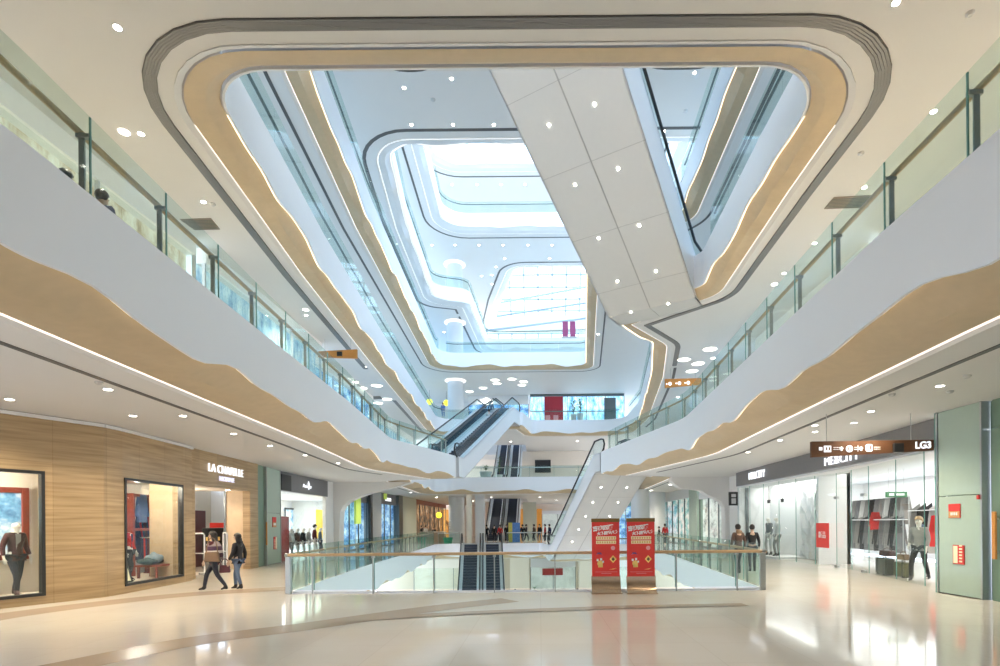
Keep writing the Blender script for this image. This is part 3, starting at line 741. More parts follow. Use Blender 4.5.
# lettering
t3 = Vector(f3.u); 
cpos = f3.at((f3.upx(208, 0) + f3.upx(242, 0)) / 2, 3.93, -.05)
sg = empty('shop_sign', cpos, 0, 'white lit lettering above the stone shop entrance', 'sign')
uu = Vector((f3.t.x, f3.t.y, 0))
text('LA CHAPELLE', .46, (0, 0, .05), uu, ZU, .03, sign_lit, 'lettering', sg, -.012, 1.0)
text('HOMME', .25, (0, 0, -.29), uu, ZU, .025, mat('sign_letter_violet', (.8, .8, .95), .4, emit=(.78, .78, 1), es=.6), 'lettering', sg, .0, 1.3)
# black easel sign and gates
def easel(loc, rz):
    e = empty('easel_sign', loc, rz, 'black easel sign with yellow lettering and a red header in the stone shop entrance', 'sign')
    mb = MB(); mb.box(-.42, .42, -.03, .03, .35, 1.75); mb.build('board', blackf, e, bevel=.01)
    mb = MB(); mb.box(-.12, .42, -.035, .03, 1.76, 1.98); mb.build('header', redp, e)
    mb = MB()
    for i in range(5): mb.box(-.30 + i * .12, -.22 + i * .12, -.045, -.03, 1.20, 1.36)
    mb.build('lettering', yellowp, e)
    mb = MB()
    for i in range(4): mb.box(-.28 + i * .14, -.18 + i * .14, -.045, -.03, .98, 1.06)
    mb.build('lettering', whitep, e)
    mb = MB(); mb.tube([(-.36, 0, .4), (-.4, .0, 0)], .02); mb.tube([(.36, 0, .4), (.4, 0, 0)], .02); mb.tube([(0, .03, 1.2), (0, .5, 0)], .02); mb.build('stand', blackf, e)
c = f3.at(f3.upx(213, 1.9), 0, 1.9); easel(c, math.atan2(f3.t.y, f3.t.x) - .35 + PI / 2 * 0 - .45)
def gate(c, rz, lab):
    e = empty('security_gate', c, rz, lab, 'security gate')
    mb = MB(); mb.tube([(-.3, 0, .08), (-.3, 0, 1.5), (-.24, 0, 1.56), (.24, 0, 1.56), (.3, 0, 1.5), (.3, 0, .08)], .028, 8); mb.tube([(-.3, 0, .8), (.3, 0, .8)], .02); mb.build('frame', whitep, e, smooth=True)
    mb = MB(); mb.box(-.36, .36, -.08, .08, 0, .08); mb.build('base', steel, e, bevel=.01)
gz = math.atan2(f3.n.y, f3.n.x)
gate(f3.at(f3.upx(199, .8), 0, .8), gz - .5, 'white security gate beside the plum panel of the stone shop')
gate(f3.at(f3.upx(231, .5) - .3, 0, .6), gz - .9, 'white security gate behind the walking women')
# ---- green hydrant doors
def green_panel(f, u0, u1, door_u, panels_label, notices, handle_u, flip=False):
    e = empty('service_panel', f.at(u0, 0, 0), 0, panels_label, 'panel')
    O = Vector(f.at(u0, 0, 0))
    mb = MB(); mb.fbox((0, 0, 0), f.u, f.v, f.w, 0, u1 - u0, .02, 2.42, 0, .06); mb.build('lower_panel', greend, e, bevel=.006)
    mb = MB(); mb.fbox((0, 0, 0), f.u, f.v, f.w, 0, u1 - u0, 2.435, HC - .01, 0, .06); mb.build('upper_panel', greend, e, bevel=.006)
    for a in (-.06, u1 - u0 + .01):
        mb = MB(); mb.fbox((0, 0, 0), f.u, f.v, f.w, a, a + .05, 0, HC - .01, -.02, .2); mb.build('edge_trim', steel, e)
    return e
def notice(f, u, z, w, h, label, split):
    e = empty('notice', f.at(u, z, -.025), 0, label, 'notice')
    mb = MB(); mb.fbox((0, 0, 0), f.u, f.v, f.w, -w / 2, w / 2, -h / 2, h / 2, 0, .024); mb.build('plate', redp, e, bevel=.003)
    mb = MB()
    if split == 'h':
        mb.fbox((0, 0, 0), f.u, f.v, f.w, -w / 2 + .01, w / 2 - .01, -h / 2 + .01, -.01, -.004, 0); mb.build('field', mat('notice_tan', (.62, .33, .12), .5), e)
        mb = MB(); 
        for i in range(4): mb.fbox((0, 0, 0), f.u, f.v, f.w, -w * .3 + i * w * .16, -w * .2 + i * w * .16, -h * .32, -h * .1, -.008, -.004)
        mb.build('lettering', whitep, e)
    else:
        mb.fbox((0, 0, 0), f.u, f.v, f.w, .02, w / 2 - .02, -h / 2 + .02, h / 2 - .02, -.004, 0); mb.build('field', cream, e)
        mb = MB()
        for i in range(6): mb.fbox((0, 0, 0), f.u, f.v, f.w, -w / 2 + .05, -.03, -h / 2 + .05 + i * .075, -h / 2 + .09 + i * .075, -.004, 0)
        mb.build('lettering', cream, e)
def orange_handle(f, u, z0, z1, label):
    e = empty('door_handle', f.at(u, (z0 + z1) / 2, 0), 0, label, 'handle')
    h = (z1 - z0) / 2
    mb = MB(); mb.fbox((0, 0, 0), f.u, f.v, f.w, -.05, .05, -h, h, -.12, -.07); mb.build('grip', orange, e, bevel=.012)
    for s_ in (-1, 1): mb = MB(); mb.fbox((0, 0, 0), f.u, f.v, f.w, -.02, .02, s_ * h * .7 - .02, s_ * h * .7 + .02, -.075, .0); mb.build('bracket', steel, e)
fl = Fr((-12.45, 24.32), (-12.85, 27.3), -1)
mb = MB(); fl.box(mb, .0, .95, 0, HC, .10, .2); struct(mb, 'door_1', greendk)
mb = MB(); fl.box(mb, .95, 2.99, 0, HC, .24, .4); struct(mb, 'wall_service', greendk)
green_panel(fl, 1.05, 2.9, 0, 'tall pale green service panel between the stone shop and the dark sign', None, 0)
notice(fl, 2.0, 2.0, .5, .48, 'small red and tan notice on the pale green panel near the stone shop', 'h')
notice(fl, 2.1, 1.0, .42, .6, 'red instruction plate low on the pale green panel near the stone shop', 'v')
orange_handle(fl, .72, .95, 2.0, 'orange vertical bar handle on the dark green door by the stone shop')
fr = Fr((10.13, 12.62), (10.1, 13.95), 1)
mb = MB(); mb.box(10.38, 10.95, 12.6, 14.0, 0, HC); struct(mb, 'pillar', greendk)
green_panel(fr, .02, fr.L - .02, 0, 'tall pale green service panel beside the white clothes shop window', None, 0)
notice(fr, .78, 2.06, .36, .34, 'small red and tan notice on the green panel next to the white clothes shop', 'h')
notice(fr, .66, 1.0, .34, .46, 'red instruction plate low on the green panel next to the white clothes shop', 'v')
mb = MB(); mb.box(10.09, 10.2, 13.96, 14.05, 0, HC); mb.build('glass_edge_strip', edgegl, kind='structure')
fd = Fr((10.35, 9.0), (10.28, 12.5), 1)
mb = MB(); fd.box(mb, 0, fd.L, 0, 3.9, 0, .12)
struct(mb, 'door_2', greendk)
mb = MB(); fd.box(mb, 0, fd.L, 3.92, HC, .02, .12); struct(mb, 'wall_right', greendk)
for u in (fd.L - .35, fd.L - .5 - .6):
    mb = MB(); fd.box(mb, u, u + .015, .02, 3.9, -.006, 0); struct(mb, 'trim_5', steel)
orange_handle(fd, fd.L - .16, .95, 2.02, 'orange vertical bar handle on the dark green door at the picture edge')
mb = MB(); mb.box(-.02, .02, -.03, .03, -.05, .05); mb.build('alarm_button', redp, loc=(10.09, 12.66, 2.36), label='tiny red square sensor at the corner of the green panel', cat='sensor', bevel=.005)
pwall('wall_right', (10.5, 3.0), (10.4, 9.0), 0, HC, greend, (), .25, 1)
# ---- dark sign shop on the left
fs = Fr((-12.88, 27.35), (-13.1, 34.0), -1)
sb = empty('shop_sign', fs.at(fs.L / 2, 3.6, 0), 0, 'dark grey sign board with a small white script logo over the glass shopfront', 'sign')
O = fs.at(fs.L / 2, 3.6, 0)
mb = MB(); mb.fbox((0, 0, 0), fs.u, fs.v, fs.w, -fs.L / 2, fs.L / 2, -.02, HC - 3.62, 0, .3); mb.build('board', signgrey, sb, bevel=.01)
uu = Vector((fs.t.x, fs.t.y, 0))
text('Anivée', .30, (.03, .0, .40), uu, ZU, .02, sign_lit, 'lettering', sb, -.008, 1.5)
mb = MB(); mb.fbox((0, 0, 0), fs.u, fs.v, fs.w, .20, .235, .22, .70, -.05, 0); mb.fbox((0, 0, 0), fs.u, fs.v, fs.w, .10, .34, .54, .57, -.05, 0); mb.build('emblem', sign_lit, sb)
mb = MB(); fs.box(mb, .02, 1.15, 3.6, 4.4, -.05, -.01); mb.build('black_panel', blackf, kind='structure')
for a, b in ((.0, .9), (.95, 3.3), (3.35, 5.6), (5.65, 6.6)):
    mb = MB(); fs.box(mb, a, b, 0.02, 3.56, .1, .115); struct(mb, 'window_pane', glassw)
for nm, (a, b, c, d, g, h), m in (('wall_shop_back', (-.3, 14, 0, 3.8, 5.0, 5.1), white), ('wall_shop_side', (13.5, 13.6, 0, 3.8, .4, 5.0), mat('shop_pale', (.72, .74, .71), .5)), ('wall_shop_side', (-.4, -.3, 0, 3.8, .3, 5), white), ('ceiling_shop', (-.3, 13.5, 3.62, 3.72, .3, 5), white), ('wall_shop_red', (fs.upx(280, .3), fs.upx(288.5, .3), 0, 2.3, .27, .36), redd)):
    mb = MB(); fs.box(mb, a, b, c, d, g, h); struct(mb, nm, m)
light('AREA', fs.at(6.5, 3.6, 2.6), 270, (1, .95, .86), 4.4, None, sy=12)
picture(fs, fs.upx(285, 4.9), fs.upx(307, 4.9), 1.3, 3.1, 4.95, blackf, poster_blue, 'wide landscape screen in a black frame inside the dark sign shop', .12)
mb = MB(); fs.box(mb, fs.upx(317, 2.0), fs.upx(325, 2.0), .9, 2.9, 2.0, 2.08); mb.build('hanging_poster', mat('yellow_panel', (.9, .55, .05), .5, emit=(1, .6, .05), es=.4), label='bright yellow poster panel inside the dark sign shop', cat='poster', bevel=.01)
# ---- organic white portals
def portal(Y, poly, dep, name, m=ceilm):
    mb = MB(); mb.prism(poly, (0, Y, 0), (1, 0, 0), (0, 0, 1), (0, 1, 0), 0, dep); struct(mb, name, m, smooth=False)
arch = []
Yp = 35.2
for px, py in ((339.5, 560), (339.5, 520), (340.5, 511), (343, 506), (348, 501.5), (355, 498), (362, 495.5), (370, 493), (382, 490), (396, 486.5), (410, 482.6)):
    q = Q(px, py, Yp); arch.append((q.x, max(0, q.z)))
portal(Yp, [(-13.9, 0)] + [(arch[0][0], 0)] + arch[1:] + [(arch[-1][0], HC), (-13.9, HC)], .8, 'wall_portal')
mb = MB(); mb.box(-13.4, -13.2, 33.9, 35.3, 0, HC); struct(mb, 'wall_portal_side', ceilm)
Yr = 33.5; arch = []
for px, py in ((671.5, 481), (676, 485), (682, 488.5), (694, 489.4), (701, 490.5), (708, 495), (715, 498), (721, 501.5), (724.5, 507), (725.3, 520), (725.5, 560)):
    q = Q(px, py, Yr); arch.append((q.x, max(0, q.z)))
portal(Yr, [(arch[0][0], HC)] + arch[:-1] + [(arch[-1][0], 0), (11.75, 0), (11.75, HC)], .7, 'wall_portal')
mb = MB(); mb.box(11.55, 11.75, 31.0, 33.5, 0, HC); struct(mb, 'wall_portal_side', ceilm)
mb = MB(); mb.box(11.25, 11.42, 31.0, 31.25, 0, HC); mb.box(11.55, 11.7, 30.8, 31.1, 0, HC); struct(mb, 'trim_6', dsteel)
# ---- far shops of the ground floor: lit shopfronts and pillars along the walkways
def shopfront(p, q, z0, z1, litm, name, label, hdr=None, hdrm=None, side=-1, mull=2.2, logo=None, frame=dsteel):
    f = Fr(p, q, side); e = empty('shopfront', f.at(f.L / 2, z0, 0), 0, label, 'shopfront'); L = f.L; H = z1 - z0; h = hdr or 0
    mb = MB(); mb.fbox((0, 0, 0), f.u, f.v, f.w, -L / 2, L / 2, .05, H - h, .25, .33); mb.build('lit_interior', litm, e)
    mb = MB(); mb.fbox((0, 0, 0), f.u, f.v, f.w, -L / 2, L / 2, .05, H - h, .02, .035); mb.build('glass_pane', glassw, e)
    n = max(1, round(L / mull))
    mb = MB()
    for i in range(n + 1): x = -L / 2 + L * i / n; mb.fbox((0, 0, 0), f.u, f.v, f.w, x - .03, x + .03, 0, H - h, -.03, .06)
    mb.fbox((0, 0, 0), f.u, f.v, f.w, -L / 2, L / 2, 0, .08, -.03, .06)
    mb.build('frame', frame, e)
    if h:
        mb = MB(); mb.fbox((0, 0, 0), f.u, f.v, f.w, -L / 2, L / 2, H - h, H - .01, -.06, .3); mb.build('header', hdrm or white, e)
    if logo:
        text(logo[0], logo[1], Vector((-f.n.x * .08, -f.n.y * .08, H - h / 2)), Vector((f.t.x, f.t.y, 0)) * (1 if side < 0 else -1), ZU, .02, logo[2], 'lettering', e)
    return e
lime = mat('lime_panel', (.60, .78, .15), .5, emit=(.6, .8, .1), es=.12)
shopfront((-13.5, 37), (-13.5, 42.9), 0, 4.1, litblue2, 's', 'lit blue shopfront behind the white arched portal', .6, signgrey)
mb = MB(); mb.box(-13.35, -13.2, 39.5, 40.6, 1.9, 4.0); mb.build('hanging_banner', lime, label='lime green banner in the arched portal shopfront', cat='banner', bevel=.01)
mb = MB(); mb.box(-14, -13.2, 42.9, 45.8, 0, HC); struct(mb, 'pillar', mat('pillar_grey', (.40, .41, .41), .4))
mb = MB(); mb.box(-13.3, -13.1, 42.6, 43.1, 0, HC); struct(mb, 'pillar', blackf)
shopfront((-13.5, 45.8), (-13.5, 51.6), 0, HC, litblue2, 's', 'cool blue lit shopfront with a dark header and yellow-white logo', .95, signgrey, logo=('bessere', .6, sign_lit))
mb = MB(); mb.box(-13.4, -13.3, 47.2, 47.9, 4.0, 4.5); mb.build('logo_sign', lime, label='small lime logo plate on the dark header beside the white lettering', cat='sign', bevel=.01)
mb = MB(); mb.box(-14, -13.2, 51.6, 53, 0, HC); struct(mb, 'pillar', dsteel)
mb = MB(); mb.box(-14, -13.25, 53, 59, 0, HC); struct(mb, 'pillar', mat('pillar_sage', (.60, .62, .52), .45))
litrest = litwin('window_lit_restaurant', [(.03, .03, .03), (.12, .08, .05), (.45, .2, .08), (.9, .75, .55)], .5, 1.2, 1.2)
shopfront((-13.5, 59), (-13.5, 79), 0, HC, litrest, 's', 'dim restaurant front with warm lights beyond the pale pillar', .5, mat('rest_red', (.3, .1, .06), .5), mull=3)
mb = MB(); mb.box(-17, 17, 80, 80.3, 0, HC); struct(mb, 'wall_far', cream_w)
for px0, px1, m in ((441, 453, orangewall), (478, 484, orangewall), (520, 527, orangewall), (537, 542, orangewall)):
    x0, x1 = (px0 - 540) * 79.6 / 550, (px1 - 540) * 79.6 / 550
    mb = MB(); mb.box(x0, x1, 79.6, 80, 0, 3.9); struct(mb, 'wall_far_panel', m)
mb = MB(); mb.box(-2.2, -.5, 71.5, 73, 0, HC); struct(mb, 'pillar', mat('pillar_sage', (.60, .62, .52), .45))
shopfront((.3, 78.5), (7, 78.5), 0, 3.6, litpale, 's', 'bright shopfront at the end of the ground floor behind the crowd', .5, white, side=-1)
for x in (-17,): 
    pass
shopfront((7.5, 62), (14, 62), 0, HC, litblue2, 's', 'teal and blue lit shopfront at the end of the walkway past the portal', .9, mat('teal_header', (.25, .45, .45), .4), side=-1)
shopfront((11.9, 34.5), (11.9, 41.0), 0, 4.0, litmix, 's', 'cream lit shopfront seen through the white arch by the clothes shop', .5, white, side=1)
mb = MB(); mb.box(11.7, 12.6, 41, 43.2, 0, HC); struct(mb, 'pillar', greend)
shopfront((11.9, 43.2), (11.9, 62), 0, HC, litteal, 's', 'long shopfront with teal and rose displays beyond the pale green pillar', .8, white, side=1)
# ---- lower floor shops
for x0, x1, m, lab in ((-13, -6.9, litplain, 'beige lit shopfront of the lower floor beside the escalators'), (-1.0, 3.6, litpale, 'shopfront of the lower floor with a red band and a standing figure'), (5.5, 9.5, litpale, 'shopfront of the lower floor behind the red banners')):
    shopfront((x0, 56.5), (x1, 56.5), -5.9, -1.8, m, 's', lab, .9, cream_w if x0 < -5 else white, side=-1)
mb = MB(); mb.box(-17, 17, 57, 57.3, -5.9, -1.34); struct(mb, 'wall_lower', mat('lower_beige', (.62, .53, .40), .5))
mb = MB(); mb.box(.2, 2.3, 56.2, 56.3, -3.5, -2.8); mb.build('hanging_banner', redd, label='red shop banner of the lower floor seen past the front railing', cat='banner', bevel=.01)
# ---- first upper floor walls
for sx, nm in ((-1, 'stone'), (1, 'white')):
    X = 10.3 * sx; sd = 1 if sx > 0 else -1
    pwall('wall_upper', (X, -7), (X, 9), HF, HF + HC, white, (), .2, sd)
    for y0, y1, m, lab in ((9.3, 16.5, litwarm, 'pale lit shopfront'), (17, 26, skyrefl, 'shopfront with painted blue skylight reflections'), (26.5, 37, litblue2, 'deep blue lit shopfront with posters'), (37.5, 56, skyrefl, 'far shopfront with painted skylight reflections')):
        X = (10.3 if y0 < 26 else 11.2 if y0 < 37 else 12.6) * sx
        shopfront((X, y0), (X, y1), HF, HF + HC, m, 's', lab + ' on the first upper floor above the %s shop' % nm, .5, headerglow, side=sd, frame=alum, mull=3.4)
mb = MB(); mb.box(-17, 17, 74, 74.3, HF, HF + HC); struct(mb, 'wall_far', cream_w)
mb = MB(); mb.box(-.55, 1.35, 65.8, 66, 7.9, 9.4); o = mb.build('wall_mounted_screen', blackf, label='wide black screen behind the far bridge of the first upper floor', cat='screen', bevel=.02)
mb = MB(); mb.box(-2.4, 6.5, 66.02, 66.3, HF, HF + HC); struct(mb, 'wall_far', cream_w)
# ---- second upper floor far facade
shopfront((-8.0, 62.5), (-1.2, 62.5), 2 * HF, 2 * HF + HC, litblue2, 's', 'blue lit shopfront behind the head of the escalator, second upper floor', 1.0, white, side=-1)
shopfront((-1.0, 62), (9.6, 62), 2 * HF, 2 * HF + HC, litblue, 's', 'brilliant icy blue shopfront behind the potted plants, second upper floor', .25, dsteel, side=-1)
rb = empty('hanging_banner', (1.65, 61.6, 2 * HF), 0, 'tall dark red banner with a gold emblem on the icy blue shopfront', 'banner')
mb = MB(); mb.box(-1.05, 1.05, -.03, .03, .1, 4.2); mb.build('cloth', mat('banner_crimson', (.40, .03, .05), .7), rb)
mb = MB(); mb.lathe([(.28, -.05), (.28, -.035)], (-.2, 0, 3.5), 20, 'y'); mb.build('emblem', yellowp, rb)
mb = MB()
for i in range(2): mb.box(-.95 + i * .9, -.4 + i * .9, -.05, -.03, 1.5, 2.1)
mb.build('panel_print', mat('pink_print', (.75, .35, .38), .6), rb)
mb = MB(); mb.box(7.3, 8.6, 61.5, 61.7, 2 * HF + 1.4, 2 * HF + 4); mb.build('wall_mounted_panel', dsteel, label='dark narrow panel at the far end of the icy blue shopfront', cat='panel', bevel=.02)
mb = MB(); mb.box(-17, -8.0, 66, 66.2, 2 * HF, 2 * HF + HC); struct(mb, 'wall_far', ceilm)
# ---- window walls of the upper floors
def curtain(X, k0, k1, y0, y1, m, label, step=2.4, lit=True):
    for k in range(k0, k1):
        z0 = HF * k; z1 = z0 + HC
        mb = MB()
        if lit: mb.box(min(X, X + .05 * (1 if X > 0 else -1)), max(X, X + .05 * (1 if X > 0 else -1)), y0, y1, z0, z1); struct(mb, 'window_%d' % k, m)
        mb = MB(); y = y0; xi = X - .06 * (1 if X > 0 else -1)
        while y <= y1: mb.box(min(X, xi), max(X, xi), y - .04, y + .04, z0, z1); y += step
        for z in (z0 + 1.0, z0 + 2.6, z1 - .5): mb.box(min(X, xi), max(X, xi), y0, y1, z - .035, z + .035)
        struct(mb, 'window_frame', alum)
curtain(-14.6, 2, 4, 3, 66, litblue, ''); curtain(14.6, 2, 4, 3, 66, litblue, '')
curtain(-15.5, 4, 7, 10, 66, glassb, ''); curtain(15.5, 4, 7, 10, 66, glassb, '')
mb = MB(); mb.box(-17, 17, 66.5, 66.7, 3 * HF, 3 * HF + HC); struct(mb, 'window_3', litblue)
# ---- glazed roof end above the far bridge
def roof_end():
    a0, b0 = Vector((-16, 70, 44)), Vector((-16, 88, 25)); 
    mb = MB(); U = Vector((1, 0, 0)); D = (b0 - a0); L = D.length; D.normalize(); N = U.cross(D)
    for i in range(0, 17): mb.fbox(a0, U, D, N, i * 2 - .11, i * 2 + .11, 0, L, -.1, .1)
    q = 0
    while q < L: mb.fbox(a0, U, D, N, 0, 32, q - .11, q + .11, -.1, .1); q += 1.7
    struct(mb, 'window_frame', mat('frame_pale', (.30, .38, .44), .5))
    mb = MB(); mb.fbox(a0, U, D, N, 0, 32, 0, L, -.012, .012); struct(mb, 'window_8', glassw)
    mb = MB()
    for (x0, y0, z0, x1, y1, z1) in ((-7, 74, 31.2, 9, 74, 34.0), (-8, 72, 28.6, 9, 72, 31.0), (-8, 70, 26.2, 9, 70, 28.2)):
        mb.tube([(x0, y0, z0), (x1, y1, z1)], .16, 6)
    struct(mb, 'beam', mat('beam_pale', (.34, .42, .48), .5))
roof_end()

mb = MB(); mb.box(-17, 17, -7.2, -7, 0, 2 * HF); struct(mb, 'wall_sky_block', white)  # unseen wall, added to block sky light from behind the camera
# ------------------------------------------------------------------ white clothes shop on the right
G = [(10.62, 15.2), (11.0, 17.0), (11.35, 19.0), (11.75, 21.8), (11.5, 23.0), (11.3, 26.0), (11.1, 30.9)]
SB = [(10.55, 14.6), (10.75, 18.0), (10.85, 24.0), (11.0, 30.8)]
def stripwall(pts, z0, z1, m, name, thick, kind='structure'):
    ps = [Vector(p) for p in pts]; nn = normals(ps, False)
    mb = MB(); mb.strip([[v3(p, z0), v3(p, z1), v3(p + n * thick, z1), v3(p + n * thick, z0)] for p, n in zip(ps, nn)], False, True)
    return mb.build(name, m, kind=kind)
sbp = [Vector(p) for p in SB]; nb = normals(sbp, False); c = sbp[2]
sg = empty('shop_sign', (c.x, c.y, 3.8), 0, 'long dark grey sign band with white lit lettering over the white clothes shop', 'sign')
mb = MB(); mb.strip([[(p.x - c.x, p.y - c.y, 0), (p.x - c.x, p.y - c.y, HC - 3.81), (p.x + n.x * .35 - c.x, p.y + n.y * .35 - c.y, HC - 3.81), (p.x + n.x * .35 - c.x, p.y + n.y * .35 - c.y, 0)] for p, n in zip(sbp, nb)], False, True)
mb.build('board', signgrey, sg)
def on_sb(Y):
    for a, b in zip(sbp, sbp[1:]):
        if a.y <= Y <= b.y: return a.lerp(b, (Y - a.y) / (b.y - a.y)), (b - a).normalized()
p, t = on_sb(27.6); p2, t2 = on_sb(19.6)
text('ME&CITY', .56, (p.x - c.x - .05, p.y - c.y, .36), (-t.x, -t.y, 0), ZU, .03, sign_lit, 'lettering', sg, -.014, .95)
text('ME&CITY', .46, (p2.x - c.x - .05, p2.y - c.y, .24), (-t2.x, -t2.y, 0), ZU, .03, sign_lit, 'lettering', sg, -.012, 1.25)
bx = stripwall([(10.75, 14.7), (10.95, 18), (11.05, 24), (11.1, 30.9)], 3.72, 3.8, white, 'trim_8', 1.2)
# interior room
for nm, bb, m in (('floor_shop', (10.9, 18.3, 14.4, 31, -.0, .02), None), ('wall_shop_back', (18.2, 18.4, 14, 31, 0, 3.9), white), ('wall_shop_end', (11.2, 18.4, 30.9, 31.1, 0, 3.9), white), ('wall_shop_front', (10.9, 18.4, 14.1, 14.25, 0, 3.9), white), ('ceiling_shop', (11.6, 18.4, 14.1, 31, 3.9, 4.0), white)):
    if m is None: continue
    mb = MB(); mb.box(*bb); struct(mb, nm, m)
mb = MB(); mb.box(12.95, 13.1, 23.2, 30.9, 0, 3.9); struct(mb, 'wall_display_back', white)
mb = MB(); mb.box(11.75, 13.1, 23.2, 23.35, 0, 3.9); struct(mb, 'wall_display_side', white)
for X, Yc, w in ((15.2, 22.3, 430), (12.2, 27.5, 300)): light('AREA', (X, Yc, 3.8), w, (1, .97, .93), 5.4 if Yc < 25 else .9, None, sy=16 if Yc < 25 else 6)
# glass front panes, with fittings
k = 0
for a, b in zip(G, G[1:]):
    fg = Fr(a, b, 1)
    n = max(1, round(fg.L / 1.7))
    for i in range(n):
        mb = MB(); fg.box(mb, fg.L * i / n + .01, fg.L * (i + 1) / n - .01, .02, 3.76, 0, .014)
        struct(mb, 'window_pane', glassw)
        mb = MB(); fg.box(mb, fg.L * i / n - .008, fg.L * i / n + .008, .02, 3.76, -.004, .018); struct(mb, 'trim_9', edgegl)
for Y in (21.8, 19.4):
    q = Vector((11.42 + (Y - 19.4) * .14, Y))
    for z in (2.75, .04):
        mb = MB(); mb.box(-.05, .05, -.12, .12, -.05, .05); mb.build('patch_fitting', steel, loc=(q.x, q.y, z), label='steel patch fitting of the glass shop doors', cat='fitting', group='glass door fittings', bevel=.008)
rp = Q(814, 538, 22.4); mb = MB(); mb.box(-.012, .012, -.5, .5, -.5, .5)
po = mb.build('poster', redp, loc=(11.5, 22.4, 1.25), label='square red poster with white lettering on the glass door of the clothes shop', cat='poster', bevel=.004)
text('SALE' if False else '新品', .3, (-.02, 0, 0), (0, -1, 0), ZU, .004, whitep, 'lettering', po)
# silver crumpled panel behind the pair of mannequins
mb = MB(); rows = []
for i in range(9):
    rows.append([(12.75 + random.uniform(-.12, .12), 25.3 + i * .2, .05 + j * .36) for j in range(11)])
mb.strip(rows); mb.build('foil_curtain', mat('silver_foil', (.70, .69, .70), .35, metal=.4), label='crumpled silver foil curtain behind the two pale mannequins', cat='curtain')
# ------------------------------------------------------------------ figures
def skin_mesh(nodes, edges, root, sub=1):
    """nodes {name: (pos, rx, ry)} -> mesh data made by a skin modifier"""
    names = list(nodes); ix = {n: i for i, n in enumerate(names)}
    me = bpy.data.meshes.new('body'); me.from_pydata([nodes[n][0] for n in names], [(ix[a], ix[b]) for a, b in edges], [])
    o = bpy.data.objects.new('body', me); COL.objects.link(o)
    sk = o.modifiers.new('skin', 'SKIN'); sk.use_smooth_shade = True
    for n in names:
        d = me.skin_vertices[0].data[ix[n]]; r = nodes[n]; d.radius = (r[1], r[2] if len(r) > 2 else r[1]); d.use_root = n in root
    if sub: s = o.modifiers.new('sub', 'SUBSURF'); s.levels = sub; s.render_levels = sub
    dg = bpy.context.evaluated_depsgraph_get(); out = bpy.data.meshes.new_from_object(o.evaluated_get(dg))
    bpy.data.objects.remove(o); bpy.data.meshes.remove(me)
    out.polygons.foreach_set('use_smooth', [True] * len(out.polygons))
    return out
def mobj(name, me, m, parent):
    me.materials.clear(); me.materials.append(m); me.name = name
    o = bpy.data.objects.new(name, me); COL.objects.link(o); o.parent = parent; return o
def pose(stride=0.0, arm=0.0, lean=0.0, bend=(0, 0)):
    """joint positions of a 1.70 m figure facing +y"""
    J = {}
    J['pel'] = (0, 0, .94); J['sp'] = (0, lean * .25, 1.12); J['ch'] = (0, lean * .6, 1.30); J['nk'] = (0, lean, 1.46); J['hb'] = (0, lean + .02, 1.54); J['hm'] = (0, lean + .035, 1.60); J['ht'] = (0, lean + .03, 1.67)
    for s, nm in ((1, 'l'), (-1, 'r')):
        f = s * stride
        J['hip' + nm] = (s * .09, 0, .88)
        if f >= 0: J['kn' + nm] = (s * .095, .10 * (f > 0) + f * .45, .49); J['an' + nm] = (s * .09, f * .95, .085); J['to' + nm] = (s * .10, f * .95 + .16, .03)
        else: J['kn' + nm] = (s * .095, f * .25, .48); J['an' + nm] = (s * .09, f * 1.0, .12); J['to' + nm] = (s * .10, f * 1.0 + .15, .035)
        a = -s * arm
        J['sh' + nm] = (s * .165, lean * .8, 1.385); J['el' + nm] = (s * .225, lean * .7 + a * .45 - .03, 1.12); J['wr' + nm] = (s * .235, lean * .6 + a + .05 + bend[0 if s > 0 else 1] * .22, .90 + bend[0 if s > 0 else 1] * .2)
        J['ha' + nm] = (J['wr' + nm][0], J['wr' + nm][1] + .02 + bend[0 if s > 0 else 1] * .07, J['wr' + nm][2] - .08 + bend[0 if s > 0 else 1] * .05)
    return J
def mid(a, b, t=.5): return tuple(x + (y - x) * t for x, y in zip(a, b))
